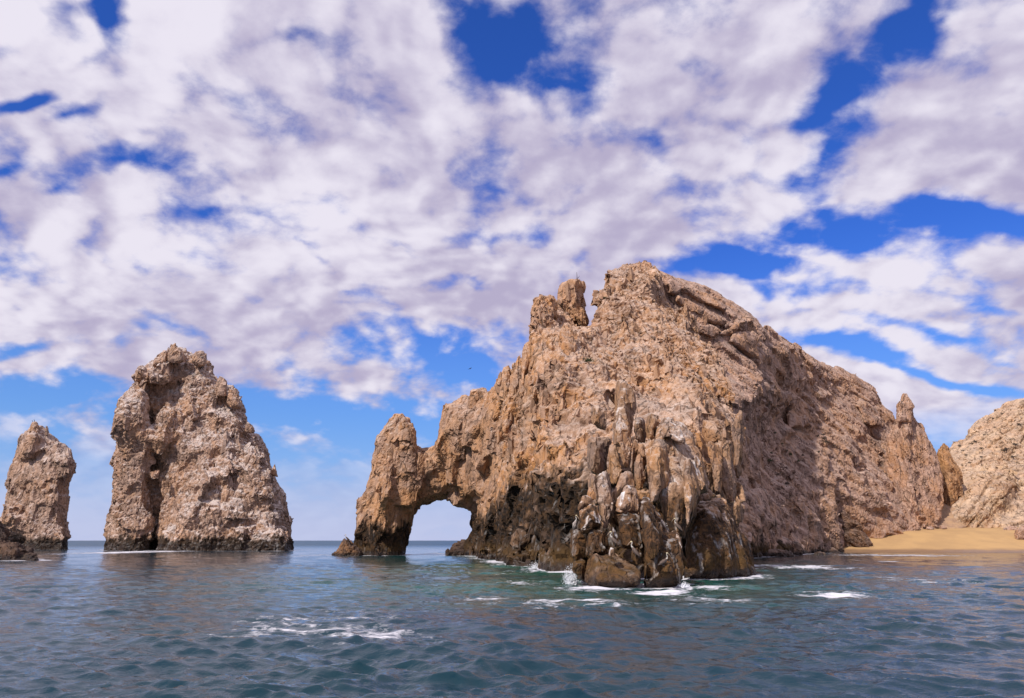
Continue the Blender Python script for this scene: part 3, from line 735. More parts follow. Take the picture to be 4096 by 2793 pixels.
# ------------------------------------------------------------------ front outcrop: standing slabs at the water's edge
FS = dict(stain=6.3, guano=0.75, ochre=0.8, pale=0.2, tide=0.75)
FD = dict(stain=8.0, guano=0.35, ochre=0.9, pale=0.12, tide=0.8)
FT = dict(stain=2.5, guano=0.55, ochre=0.55, pale=0.4)
SLABS = [
    # outline, distance, colour, lean, yaw, options
    ([(1455, 1450), (1470, 1080), (1500, 980), (1530, 860), (1545, 810), (1580, 800), (1640, 790), (1690, 770), (1730, 768), (1790, 805), (1830, 860), (1870, 960), (1905, 1010), (1945, 1130), (1980, 1210), (2010, 1290), (2045, 1370), (2060, 1440)], 74, dict(stain=6.5, guano=0.35, ochre=0.8, pale=.3, tide=.8), .012, .020, dict(roll=5, R=130, thick=9, power=1.7)),
    ([(1560, 810), (1570, 720), (1610, 690), (1650, 675), (1685, 700), (1690, 785), (1640, 810)], 82, FT, .012, .01, dict(thick=5)),
    ([(1105, 1490), (1150, 1400), (1120, 1000), (1115, 760), (1130, 710), (1160, 760), (1200, 820), (1330, 1020), (1440, 1100), (1470, 1200), (1455, 1400), (1440, 1490)], 60, FD, .012, .002, dict(roll=2.2, R=75, thick=8)),
    ([(1110, 1000), (1115, 760), (1135, 708), (1170, 770), (1250, 900), (1345, 1060), (1300, 1200), (1180, 1280), (1130, 1180)], 58.9, FD, .014, .012, dict(roll=1.2, R=40, thick=4)),
    ([(690, 1480), (680, 1300), (740, 1230), (850, 1200), (930, 1250), (1080, 1310), (1125, 1400), (1110, 1515), (900, 1515)], 59.0, dict(stain=4, guano=.1, ochre=1, pale=.15, tide=.7), .016, -.003, dict(roll=1.0, R=30, thick=7)),
    ([(545, 1300), (600, 1230), (690, 1240), (700, 1470), (640, 1470), (600, 1420)], 61.5, dict(stain=3.5, guano=.1, ochre=.9, tide=.8), .01, .01, dict(roll=1.2, thick=6)),
    ([(556, 1060), (600, 1010), (650, 1030), (680, 1100), (695, 1260), (570, 1280)], 62.5, FD, .01, .004, dict(roll=1.3, thick=6)),
    ([(650, 1040), (740, 1030), (850, 1050), (880, 1210), (740, 1250), (690, 1330), (670, 1200)], 61, FD, .012, .004, dict(thick=5)),
    ([(618, 880), (650, 850), (740, 825), (780, 855), (805, 960), (745, 1015), (700, 1065), (655, 1070), (630, 1000)], 62.0, FS, .008, .010, dict(R=22, thick=4)),
    ([(616, 810), (640, 770), (680, 750), (740, 785), (745, 830), (650, 855), (622, 885)], 63.5, FS, .012, .01, dict(R=18, thick=4)),
    ([(685, 770), (692, 700), (730, 680), (752, 710), (750, 800), (700, 790)], 65.5, FS, .008, .0, dict(R=15, thick=4)),
    ([(745, 680), (750, 590), (860, 560), (890, 640), (905, 740), (925, 830), (885, 900), (840, 1060), (800, 970), (780, 800)], 65.8, FT, .016, .012, dict(R=35, thick=5)),
    ([(905, 880), (920, 800), (950, 740), (1000, 665), (1020, 652), (1050, 680), (1082, 740), (1112, 800), (1120, 910), (1060, 890), (1000, 925)], 63, dict(stain=4.8, guano=1.0, ochre=.6, pale=.3), .014, .004, dict(roll=1.6, R=45, thick=5)),
    ([(910, 880), (1000, 920), (1060, 885), (1120, 905), (1125, 1160), (1080, 1230), (980, 1200), (945, 1040)], 61.6, FD, .01, .004, dict(R=40, thick=5)),
    ([(878, 1040), (888, 1003), (908, 998), (938, 1080), (935, 1200), (895, 1150)], 60.0, FS, .01, .02, dict(R=12, roll=.5, thick=2.5)),
    ([(860, 1180), (890, 1160), (915, 1190), (905, 1250), (865, 1250)], 58.6, dict(stain=3, guano=1, ochre=.5), .01, .01, dict(R=14, roll=.5, thick=2)),
    ([(1040, 1190), (1065, 1160), (1120, 1240), (1110, 1330), (1060, 1280)], 58.4, FD, .01, .0, dict(R=14, roll=.5, thick=2.5)),
    ([(1315, 1095), (1350, 1050), (1400, 1033), (1440, 1058), (1467, 1100), (1462, 1190), (1400, 1210), (1325, 1160)], 60.9, dict(stain=3.6, guano=1.0, ochre=.3, pale=.4), .02, .0, dict(R=18, roll=.6, thick=3)),
    ([(1265, 1330), (1290, 1230), (1320, 1200), (1350, 1250), (1370, 1340), (1330, 1380)], 58.4, dict(stain=3.0, guano=.9, ochre=.5), .014, .0, dict(R=22, roll=.8, thick=2.5)),
    ([(1160, 900), (1158, 600), (1170, 400), (1200, 320), (1240, 230), (1290, 140), (1340, 130), (1400, 150), (1470, 180), (1510, 300), (1540, 400), (1600, 470), (1650, 560), (1680, 640), (1660, 700), (1600, 760), (1560, 820), (1500, 980), (1470, 1110), (1400, 1100), (1300, 950), (1200, 800)], 71, dict(stain=6.8, guano=.6, ochre=.75, pale=.5), .016, .004, dict(roll=3.5, R=85, thick=10, power=1.5)),
    ([(1445, 480), (1480, 440), (1530, 480), (1570, 600), (1560, 750), (1510, 950), (1478, 1080), (1465, 900)], 69.2, FT, .014, .03, dict(R=25, thick=3)),
    ([(1168, 820), (1165, 520), (1180, 400), (1230, 300), (1300, 290), (1365, 380), (1330, 560), (1310, 700), (1220, 780)], 69.2, dict(stain=5.5, guano=.2, ochre=.9, pale=.3), .014, .016, dict(R=35, roll=1.2, thick=4)),
    ([(1235, 260), (1300, 215), (1400, 230), (1480, 290), (1500, 350), (1440, 330), (1350, 300), (1270, 310)], 71.5, dict(stain=1, guano=1, ochre=.1, pale=.8), .02, .0, dict(R=22, roll=.8, thick=4)),
    ([(888, 340), (900, 150), (910, 0), (918, -80), (925, -150), (955, -172), (985, -150), (1000, -110), (1040, -100), (1060, -30), (1075, 50), (1052, 150), (1045, 250), (1032, 400), (1022, 530), (980, 545), (960, 470), (920, 370)], 76, dict(guano=.5, ochre=.4, pale=.6), .016, .008, dict(R=40, roll=1.6, thick=5)),
    ([(1045, 260), (1050, 150), (1080, 118), (1150, 125), (1158, 250), (1148, 340), (1100, 355)], 78, dict(guano=.8, ochre=.5, pale=.5), .012, .012, dict(R=18, thick=4)),
    ([(1158, 330), (1160, 200), (1165, 110), (1200, 92), (1270, 108), (1282, 160), (1235, 230), (1205, 310)], 76.5, dict(guano=.9, ochre=.5, pale=.5), .014, .006, dict(R=22, thick=4)),
    ([(1020, 530), (1030, 420), (1050, 300), (1092, 350), (1065, 500), (1042, 610)], 75, dict(ochre=.7, pale=.3), .012, .016, dict(R=14, thick=4)),
    ([(1058, 620), (1075, 450), (1090, 360), (1140, 348), (1155, 400), (1152, 560), (1125, 730), (1088, 730)], 74, dict(ochre=.8, pale=.2), .012, .016, dict(R=18, thick=4)),
    ([(720, 120), (730, 60), (760, 20), (800, 50), (832, 80), (852, 200), (830, 250), (760, 190)], 85, dict(ochre=.7, pale=.7), .012, .01, dict(R=20, thick=5)),
    ([(690, 560), (690, 400), (705, 295), (880, 288), (892, 330), (852, 380), (842, 560), (750, 600)], 80, dict(ochre=.9, pale=.3), .012, .014, dict(R=25, thick=5)),
    ([(842, 480), (850, 380), (888, 328), (930, 420), (978, 520), (962, 600), (912, 700), (880, 650), (848, 560)], 76.5, dict(ochre=.6, pale=.3), .014, -.012, dict(R=24, thick=5)),
    ([(895, 720), (955, 580), (1000, 550), (1040, 590), (1072, 640), (1085, 740), (1020, 690), (950, 760), (920, 820)], 69, dict(stain=5, ochre=.9, pale=.3), .012, .006, dict(R=22, thick=5)),
    ([(690, 700), (700, 560), (760, 590), (790, 720), (800, 860), (740, 830), (720, 760)], 72, dict(stain=6, ochre=.8), .012, .01, dict(R=22, thick=6)),
    ([(1640, 330), (1660, 310), (1700, 325), (1742, 370), (1748, 560), (1765, 770), (1700, 720), (1660, 520)], 92, dict(ochre=.8, pale=.2), .012, .03, dict(R=25, thick=6)),
    ([(1600, 240), (1620, 150), (1680, 160), (1742, 200), (1765, 330), (1700, 345), (1640, 330)], 97, dict(ochre=.4, pale=.4), .012, -.02, dict(R=28, thick=6)),
    ([(1745, 400), (1760, 320), (1830, 330), (1862, 560), (1872, 650), (1855, 840), (1800, 800), (1760, 700)], 95, dict(ochre=.5, pale=.2), .012, .03, dict(R=28, thick=6)),
    ([(1835, 860), (1870, 735), (1900, 780), (1938, 850), (1930, 970), (1890, 1010)], 92, dict(ochre=.2, pale=.3, stain=4), .012, .03, dict(R=18, thick=6)),
    ([(1830, 200), (1880, 100), (1925, 80), (1942, 200), (1922, 330), (1908, 500), (1930, 560), (1885, 660), (1855, 500), (1840, 330)], 104, dict(ochre=.1, pale=.2), .01, .05, dict(R=28, thick=8)),
]
for k, (pl, D, colr, lean, yaw, kw) in enumerate(SLABS):
    D_ = D
    slab('rock_slab', Z4(pl), D_, M_FRONT, headland, 200 + k, lean=lean, yaw=yaw, colour=colr, voxel=0.095 if D < 66 else 0.125,
         size=(2.6, 2.6, 6.0), amps=(0.24, 0.11, 0.05), **kw)

# ------------------------------------------------------------------ the arch
arch = thing('rock_arch', 'natural granite arch with an open doorway to the sea and a blunt left tower', 'rock arch', (-20, 185, 0))
arch_poly = Z2([(190, 1500), (185, 1200), (180, 1060), (182, 960), (195, 920), (235, 870), (270, 825), (300, 795), (310, 740), (300, 710), (310, 660), (328, 640), (322, 590),
                (328, 535), (355, 520), (370, 500), (395, 495), (400, 470), (430, 435), (460, 425), (465, 412), (478, 415), (490, 422), (515, 420), (530, 455), (555, 465),
                (570, 490), (572, 560), (585, 570), (580, 610), (600, 612), (640, 610), (655, 615), (690, 590), (700, 560), (730, 510), (750, 430), (770, 395), (790, 380),
                (795, 350), (830, 315), (870, 300), (900, 285), (920, 245), (945, 232), (1000, 240), (1030, 248), (1040, 235), (1080, 190), (1110, 170), (1130, 120),
                (1250, 200), (1300, 600), (1200, 1000), (1150, 1500), (875, 1500), (885, 1270), (910, 1190), (925, 1130), (918, 1060), (925, 1000), (905, 985), (880, 980), (830, 985),
                (815, 965), (780, 952), (735, 955), (690, 975), (640, 1000), (590, 1030), (550, 1075), (530, 1130), (525, 1170), (512, 1200), (510, 1250), (495, 1295),
                (485, 1500)])
arch_depth = depth_field([(*Z2([p])[0], d) for p, d in [((200, 1300), 188), ((300, 1300), 182), ((480, 1290), 187), ((430, 900), 182), ((300, 900), 184), ((450, 500), 186),
                                                      ((600, 800), 187), ((640, 640), 189), ((780, 600), 186), ((860, 500), 182), ((780, 920), 190), ((920, 300), 186), ((1000, 700), 178),
                                                      ((935, 1100), 192), ((1080, 1100), 172), ((1100, 400), 172), ((1000, 1280), 176), ((1200, 800), 166), ((330, 1480), 182), ((950, 1480), 180), ((1120, 1480), 170)]])


def ar(poly, near, roll=3, R=30, thick=9, power=1.5):
    c = np.array(poly).mean(0)
    return inflate(poly, lambda x, y: 0.6 * arch_depth(x, y) + 0.4 * float(arch_depth(c[0], c[1])) - near * 1.4, roll, R * 0.65, thick, power=power, step=4)


arch_solids = [inflate(arch_poly, arch_depth, 4.5, 45, 10, step=4, power=1.7),
    ar(Z2([(470, 600), (475, 470), (520, 455), (565, 480), (570, 590), (540, 600)]), 1.8, R=14),
    ar(Z2([(330, 610), (330, 545), (400, 490), (450, 440), (470, 440), (465, 590), (400, 620)]), 1.2, R=16),
    ar(Z2([(300, 1350), (310, 1000), (330, 800), (400, 680), (440, 690), (440, 870), (420, 1000), (440, 1350)]), 2.2, R=30),
    ar(Z2([(190, 1350), (190, 960), (270, 835), (300, 900), (280, 1100), (270, 1350)]), 1.5, R=25),
    ar(Z2([(765, 850), (770, 740), (800, 710), (822, 740), (830, 860), (790, 875)]), 2.2, R=14),
    ar(Z2([(700, 600), (760, 420), (850, 330), (870, 420), (860, 560), (850, 720), (800, 690), (720, 720)]), 2.0, R=35),
    ar(Z2([(880, 420), (920, 260), (1020, 260), (1040, 430), (1000, 620), (900, 640)]), 1.2, R=35),
    ar(Z2([(960, 1300), (970, 1000), (1060, 650), (1160, 560), (1150, 900), (1090, 1060), (1060, 1300)]), 1.5, R=35),
    ar(Z2([(440, 880), (560, 640), (680, 640), (720, 760), (640, 900), (520, 980)]), 1.0, R=40)]
arch_zone = lambda V: np.where(V[:, 0] < -18, 6.8, 9.0)
body('arch_wall', arch_solids, 0.28, M_CLIFF, arch, 21, frame((0.12, 0.1, 1), 0.3), (6, 6, 14), rock=dict(amps=(1.1, 0.55, 0.24, .08), crack=1.2, rough=0.10),
     colour=dict(stain=arch_zone, ochre=0.6, pale=0.3, guano=0.12))

# ------------------------------------------------------------------ sea stacks on the left
stack = thing('sea_stack', 'large pale sea stack split by a dark vertical cleft, standing left of the arch', 'sea stack', (-85, 272, 0))
st_out = [(655, 1600), (668, 1350), (690, 1300), (695, 1220), (690, 1200), (715, 1160), (735, 1080), (735, 1000), (725, 940), (718, 870), (728, 800), (735, 745), (715, 705), (688, 695),
          (685, 660), (693, 600), (720, 560), (745, 500), (760, 440), (775, 405), (800, 393), (835, 395), (845, 350), (862, 280), (880, 258), (905, 255), (930, 268), (945, 245),
          (965, 240), (975, 205), (995, 205), (1020, 195), (1030, 160), (1045, 155), (1060, 165), (1075, 145), (1095, 138), (1100, 115), (1113, 105), (1125, 118), (1130, 140),
          (1165, 165), (1185, 180), (1210, 190), (1230, 170), (1265, 163), (1300, 170), (1310, 200), (1330, 225), (1350, 270), (1358, 320), (1385, 325), (1415, 335), (1435, 360),
          (1440, 395), (1470, 395), (1490, 400), (1505, 430), (1520, 470), (1540, 530), (1550, 600), (1580, 615), (1600, 640), (1612, 665), (1640, 700), (1665, 750), (1680, 800),
          (1700, 850), (1735, 875), (1750, 890), (1757, 930), (1760, 970), (1790, 1020), (1815, 1080), (1822, 1150), (1825, 1210), (1838, 1290), (1845, 1360), (1870, 1385), (1872, 1600)]


def st(poly, D, roll=4, R=40, thick=14, lean=0.012, yaw=0.0, power=1.6):
    poly = Z1(poly); c = np.array(poly).mean(0)
    return inflate(poly, lambda x, y: D + yaw * (x - c[0]) - lean * (y - c[1]), roll, R, thick, power=power, step=4)


stack_solids = [st(st_out, 286, 7, 60, 22, lean=0.0),
    st([(660, 1600), (692, 1300), (697, 1210), (737, 1090), (733, 960), (722, 870), (735, 770), (800, 740), (930, 800), (948, 950), (958, 1100), (960, 1250), (935, 1600)], 275, 5, 45, 16, lean=.004),
    st([(688, 695), (687, 640), (745, 500), (790, 470), (880, 490), (935, 560), (915, 620), (800, 690), (735, 725)], 270, 3, 22, 14),
    st([(770, 720), (785, 650), (930, 610), (952, 690), (945, 800), (900, 850), (760, 870), (735, 800)], 272.5, 2.5, 20, 14, lean=.01),
    st([(750, 520), (778, 410), (840, 395), (950, 420), (965, 490), (930, 570), (960,560), (880, 520)], 274, 3, 25, 14, lean=.02),
    st([(928, 370), (932, 295), (960, 282), (1085, 285), (1095, 340), (1010, 385)], 277, 2, 12, 10, lean=.02),
    st([(838, 398), (850, 350), (862, 282), (905, 258), (928, 275), (920, 340), (870, 400)], 276, 3, 20, 10),
    st([(945, 290), (950, 248), (1020, 215), (1080, 195), (1100, 250), (1085, 290)], 278, 3, 20, 10),
    st([(1215, 215), (1232, 175), (1265, 166), (1300, 172), (1308, 215), (1260, 230)], 279, 2, 14, 8),
    st([(1020, 1600), (1030, 1250), (1025, 1000), (995, 850), (972, 640), (990, 560), (1060, 420), (1120, 300), (1220, 215), (1310, 240), (1400, 430), (1500, 580), (1600, 760), (1700, 980), (1780, 1120), (1820, 1300), (1840, 1600)], 274, 11, 150, 24, lean=.022),
    st([(985, 640), (1010, 540), (1090, 500), (1140, 560), (1120, 700), (1060, 800), (990, 800)], 273.5, 2.5, 22, 14, lean=.025),
    st([(1220, 1110), (1250, 1000), (1310, 900), (1400, 870), (1485, 862), (1490, 900), (1440, 1000), (1340, 1020), (1260, 1115)], 266.5, 3, 25, 12, lean=.03),
    st([(970, 980), (985, 920), (1015, 890), (1012, 960), (990, 1005)], 266, 2.5, 14, 8),
    st([(1100, 1200), (1150, 1120), (1260, 1130), (1340, 1100), (1430, 1120), (1560, 1160), (1600, 1230), (1440, 1260), (1240, 1290), (1120, 1260)], 264.5, 3, 25, 14, lean=.035),
    st([(1040, 1600), (1060, 1330), (1200, 1270), (1400, 1260), (1640, 1280), (1800, 1300), (1845, 1370), (1870, 1600)], 263, 5, 40, 18, lean=.02),
    st([(1500, 900), (1560, 760), (1640, 800), (1720, 950), (1770, 1080), (1700, 1110), (1560, 1060)], 271, 3, 30, 12, lean=.03),
    st([(975, 1600), (990, 1380), (1020, 1300), (1075, 1290), (1090, 1350), (1085, 1600)], 264, 3, 20, 10)]
body('stack_wall', stack_solids, 0.41, M_STACK, stack, 41, frame((-0.15, 0.2, 1), 0.8), (8, 8, 13), rock=dict(amps=(1.6, 1.2, 0.7, .3), crack=1.0, rough=0.25),
     colour=dict(stain=4.5, ochre=0.45, pale=0.95, guano=0.2, tide=3.0))

small = thing('sea_stack', 'narrow sea stack with a notched top at the left edge of the view', 'sea stack', (-150, 300, 0))
sm_out = [(-70, 1600), (-50, 1330), (-15, 1240), (5, 1200), (20, 1140), (50, 1070), (48, 980), (55, 920), (80, 860), (105, 840), (115, 790), (110, 745), (135, 710), (140, 670), (165, 650),
          (185, 625), (205, 608), (228, 605), (245, 630), (258, 655), (280, 655), (292, 630), (300, 625), (305, 680), (335, 710), (375, 745), (420, 770), (445, 790), (455, 830), (468, 870),
          (465, 920), (440, 960), (428, 1000), (428, 1100), (415, 1200), (412, 1300), (430, 1325), (432, 1600)]
small_solids = [st(sm_out, 300, 6, 50, 18, lean=.006),
    st([(130, 1600), (140, 1200), (160, 950), (250, 860), (340, 850), (380, 960), (400, 1200), (405, 1600)], 296, 5, 50, 14, lean=.006),
    st([(350, 960), (350, 800), (440, 800), (465, 880), (440, 960), (390, 985)], 296, 4, 30, 12),
    st([(-40, 1300), (30, 1140), (120, 1140), (160, 1220), (140, 1330), (60, 1340)], 294, 4, 35, 12),
    st([(120, 850), (150, 700), (210, 630), (250, 680), (260, 800), (200, 860)], 297, 4, 30, 12),
    st([(150, 1600), (160, 1330), (260, 1290), (380, 1290), (430, 1330), (435, 1600)], 293, 4, 25, 14)]
body('stack_wall', small_solids, 0.36, M_STACK, small, 61, frame((0.1, 0.2, 1), 0.2), (6, 6, 9), rock=dict(amps=(1.2, 0.75, 0.42, .2), crack=0.55, rough=0.25),
     colour=dict(stain=4.0, ochre=0.4, pale=0.6, guano=0.1, tide=3.5))

# dark wet reef in front of the small stack, and the reef at the foot of the arch tower
reef = thing('reef_rock', 'low jagged blackish rock lying in the water in front of the narrow stack', 'rock', (-85, 140, 0))
reef_s = [st([(-160, 1640), (-150, 1240), (-60, 1210), (10, 1270), (30, 1310), (40, 1370), (90, 1390), (150, 1410), (200, 1440), (260, 1600), (280, 1480), (270, 1640)], 141, 4, 40, 14, lean=.02),
          st([(20, 1640), (40, 1380), (80, 1370), (130, 1400), (150, 1640)], 138, 3, 25, 8, lean=.02), st([(150, 1640), (165, 1440), (190, 1415), (240, 1470), (250, 1640)], 137, 2, 20, 6, lean=.02)]
body('rock_mass', reef_s, 0.2, M_DARK, reef, 71, frame((0.5, 0.2, 1), 0.4), (2.4, 2.4, 3), rock=dict(amps=(0.7, 0.4, 0.22, .1), crack=0.6, rough=0.14), colour=dict(ochre=0.15, pale=0.05, tide=1.0))

toe = thing('reef_rock', 'small dark rock wedge with a bird on it beside the arch tower', 'rock', (-36, 186, 0))
toe_s = [inflate(Z2([(30, 1350), (45, 1292), (75, 1280), (90, 1250), (110, 1230), (120, 1208), (140, 1196), (158, 1210), (170, 1238), (200, 1230), (240, 1280), (250, 1350)]), lambda x, y: 181 + 0 * x, 3, 25, 7, step=3)]
body('rock_mass', toe_s, 0.2, M_DARK, toe, 72, frame((0.5, 0.2, 1), 0.4), (2.0, 2.0, 2.6), rock=dict(amps=(0.5, 0.3, 0.16, .08), crack=0.6, rough=0.1), colour=dict(ochre=0.5, pale=0.05, tide=0.7))

toe2 = thing('reef_rock', 'row of small dark rocks inside the arch doorway at its right foot', 'rock', (-10, 190, 0))
toe_s = [inflate(Z2(p), lambda x, y: 186 + 0 * x, 2, 18, 6, step=3) for p in (
    [(800, 1340), (805, 1240), (840, 1210), (870, 1215), (885, 1195), (905, 1230), (930, 1340)], [(758, 1340), (762, 1258), (780, 1250), (800, 1290), (800, 1340)], [(860, 1340), (880, 1220), (960, 1180), (980, 1340)])]
body('rock_mass', toe_s, 0.2, M_DARK, toe2, 73, frame((0.5, 0.2, 1), 0.4), (1.6, 1.6, 2.2), rock=dict(amps=(0.45, 0.28, 0.15, .08), crack=0.6, rough=0.1), colour=dict(ochre=0.1, pale=0.05, tide=1.0))

# ------------------------------------------------------------------ mountain slope to the right of the peak
mount = thing('mountain_slope', 'long pinkish granite mountainside falling from the peak to the sandy beach', 'mountain', (70, 225, 0))
mt_poly = Z3([(1000, 260), (1080, 160), (1180, 122), (1280, 118), (1310, 124), (1400, 132), (1440, 130), (1500, 155), (1560, 170), (1640, 200), (1720, 245), (1800, 265), (1870, 295),
              (1930, 345), (1990, 385), (2080, 420), (2130, 465), (2180, 505), (2250, 545)]) + \
    Z5([(320, 15), (370, 50), (410, 85), (440, 80), (465, 110), (480, 140), (520, 160), (590, 205), (640, 220), (700, 240), (740, 258), (765, 258), (770, 285), (820, 290), (830, 272),
        (848, 275), (852, 310), (880, 350), (910, 385), (960, 410), (985, 440), (1000, 490), (1040, 520), (1070, 555), (1100, 600), (1160, 700), (1290, 900), (1340, 1100), (1330, 1300), (1250, 1460),
        (960, 1480), (760, 1490), (600, 1540), (430, 1600), (150, 1620), (-200, 1620), (-500, 1300), (-700, 600), (-720, 0)])
z5 = lambda x, y, d: (*Z5([(x, y)])[0], d)
mt_depth = depth_field([z5(-300, -150, 187), (2600, 1060, 186), (2700, 1080, 187), (2900, 1200, 200), z5(320, 20, 230), z5(480, 140, 252), z5(700, 240, 278), z5(850, 290, 290), z5(1000, 490, 298), z5(1090, 600, 298),
                        z5(0, 100, 194), (2993, 1276, 198), z5(200, 200, 205), (3060, 1426, 206), z5(100, 450, 178), (3026, 1585, 186), z5(430, 450, 236), (3210, 1543, 246), z5(600, 400, 260), (3300, 1540, 268), z5(800, 500, 278), z5(950, 700, 284), z5(1100, 900, 278), z5(1200, 1150, 266), z5(1200, 1290, 262),
                        z5(100, 800, 172), z5(400, 750, 220), (3135, 1676, 232), (3101, 1793, 221), z5(330, 900, 215), z5(650, 700, 247), (3260, 1643, 249), (3393, 1760, 253), z5(650, 950, 238), z5(850, 900, 253), (3493, 1918, 256), (3476, 1690, 276), (3543, 1840, 274), z5(900, 1150, 250), z5(1050, 1280, 256), (3601, 2043, 258), z5(800, 1290, 242), z5(600, 1290, 224),
                        z5(150, 1100, 168), z5(150, 1300, 162), z5(180, 1450, 163), z5(400, 1250, 195), (3190, 1950, 214), z5(400, 1440, 189), z5(-300, 800, 165), z5(-300, 1300, 150), z5(-700, 300, 190),
                        z5(1200, 1450, 260), z5(900, 1470, 246), z5(600, 1530, 222), z5(400, 1590, 187), z5(180, 1600, 161)])


def mt(poly, near, roll=4, R=40, thick=14, power=1.5, Z=Z5):
    poly = Z(poly); c = np.array(poly).mean(0)
    return inflate(poly, lambda x, y: 0.75 * mt_depth(x, y) + 0.25 * float(mt_depth(c[0], c[1])) - near * 0.6, roll * 0.7, R, thick, power=power)


mt_solids = [inflate(mt_poly, mt_depth, 8, 50, 22, step=7, power=1.8),
    mt([(1560, 385), (1640, 370), (1700, 420), (2015, 600), (1990, 645), (1900, 625), (1700, 530), (1590, 440)], 3.0, R=16, roll=3, Z=Z3),
    mt([(1620, 300), (1700, 290), (1900, 400), (2020, 500), (2000, 540), (1820, 450), (1660, 370)], 2.2, R=16, roll=3, Z=Z3),
    mt([(1900, 720), (2180, 540), (2260, 600), (2000, 740)], 2.5, R=14, roll=2.5, Z=Z3),
    mt([(0, 40), (60, 5), (200, 30), (320, 80), (440, 135), (480, 260), (520, 340), (490, 420), (420, 380), (380, 330), (260, 260), (180, 210), (60, 140), (10, 120)], 4, R=45),
    mt([(60, 300), (200, 330), (330, 380), (440, 420), (480, 440), (440, 500), (380, 570), (280, 540), (180, 440), (80, 400)], 4, R=35),
    mt([(500, 760), (560, 640), (640, 640), (760, 680), (860, 830), (960, 980), (1090, 1120), (1190, 1230), (1200, 1460), (960, 1460), (850, 1300), (700, 1190), (560, 1120), (480, 980)], 6, R=90, roll=7),
    mt([(720, 700), (790, 690), (900, 850), (900, 920), (800, 880)], 9, R=30),
    mt([(120, 860), (200, 1000), (240, 1080), (360, 1180), (370, 1300), (400, 1600), (200, 1480), (130, 1300)], 6, R=50, roll=6),
    mt([(360, 1000), (430, 960), (520, 1080), (620, 1200), (680, 1480), (540, 1480), (420, 1200)], 4, R=40),
    mt([(800, 480), (870, 440), (960, 520), (1060, 560), (1060, 700), (960, 800), (860, 640)], 4, R=45),
    mt([(380, 560), (480, 460), (560, 520), (620, 600), (560, 680), (470, 640), (360, 680)], 4, R=40),
    mt([(930, 900), (990, 900), (1130, 1080), (1150, 1200), (1080, 1180), (960, 1020)], 4, R=25)]
SLOPE = frame((1.0, 0.15, -0.62), 0.0)
JSLOPE = np.array([(0.35, -0.62, 0.70), (-0.55, -0.80, 0.25), (0.1, -0.92, 0.4), (0.5, -0.35, 0.79), (-0.3, -0.6, 0.74), (0, 1, 0), (-1, 0, 0), (1, 0, 0), (0, 0, -1)], float)
JSLOPE /= np.linalg.norm(JSLOPE, axis=1, keepdims=True)
SLOPE = np.stack([SLOPE[:, 2], SLOPE[:, 1], np.cross(SLOPE[:, 2], SLOPE[:, 1])], 1)
body('mountain_face', mt_solids, 0.46, M_SLOPE, mount, 81, SLOPE, (20, 8, 6), rock=dict(amps=(0.9, 0.34, 0.16, .08), crack=1.0, rough=0.12, strat=((0.55, 0.3, 0.78), 3.2, 0.5), joints=JSLOPE, flat=(0.55, 0.8, 0.8, 0.6), pick=0.1),
     colour=dict(stain=lambda V: np.where(V[:, 1] < 200, 3.0, 0.5), ochre=0.5, pale=0.35, tide=np.float32(0.9)), back=44)

for k, (Zf, pl, nr) in enumerate([
        (Z3, [(1560, 385), (1640, 370), (1700, 420), (1860, 505), (2015, 600), (1990, 645), (1900, 625), (1700, 530), (1590, 440)], 3.2), (Z3, [(1600, 300), (1690, 285), (1900, 400), (2030, 500), (2000, 545), (1820, 455), (1660, 375)], 2.6),
        (Z3, [(1690, 560), (1760, 555), (1990, 690), (1900, 745), (1800, 700)], 2.6), (Z3, [(1910, 730), (2170, 550), (2230, 590), (2010, 745)], 2.6), (Z3, [(1500, 250), (1560, 230), (1640, 330), (1600, 400), (1530, 360)], 2.6),
        (Z5, [(15, 120), (50, 25), (200, 30), (262, 130), (235, 250), (150, 200)], 4), (Z5, [(265, 240), (330, 85), (440, 140), (485, 260), (505, 350), (420, 370), (340, 310)], 4),
        (Z5, [(75, 310), (200, 335), (330, 390), (445, 430), (400, 505), (300, 525), (190, 430)], 4), (Z5, [(380, 560), (480, 455), (555, 520), (600, 600), (500, 650), (400, 660)], 4),
        (Z5, [(720, 700), (790, 690), (860, 790), (900, 900), (840, 900), (760, 800)], 5.5), (Z5, [(860, 900), (930, 960), (960, 1080), (900, 1180), (820, 1080), (800, 960)], 4.5),
        (Z5, [(810, 490), (870, 445), (960, 520), (1050, 570), (1010, 680), (900, 640)], 4), (Z5, [(960, 1060), (1040, 1090), (1180, 1230), (1190, 1320), (1040, 1320), (960, 1250)], 3.5),
        (Z5, [(130, 1000), (230, 1040), (350, 1180), (360, 1290), (250, 1220), (150, 1130)], 4), (Z5, [(1000, 620), (1080, 620), (1090, 800), (1040, 900), (980, 800)], 3)]):
    pz = Zf(pl); pc = np.array(pz).mean(0); dc = float(mt_depth(pc[0], pc[1]))
    slab('rock_slab', pz, (lambda x, y, nr=nr, dc=dc: 0.85 * mt_depth(x, y) + 0.15 * dc - nr), M_SLOPE, mount, 800 + k, roll=2.2, R=14, thick=9, voxel=0.36, fr=SLOPE, size=(14, 6, 6), amps=(0.5, 0.28, 0.12), colour=dict(ochre=.6, pale=.3, tide=-1), power=1.2)

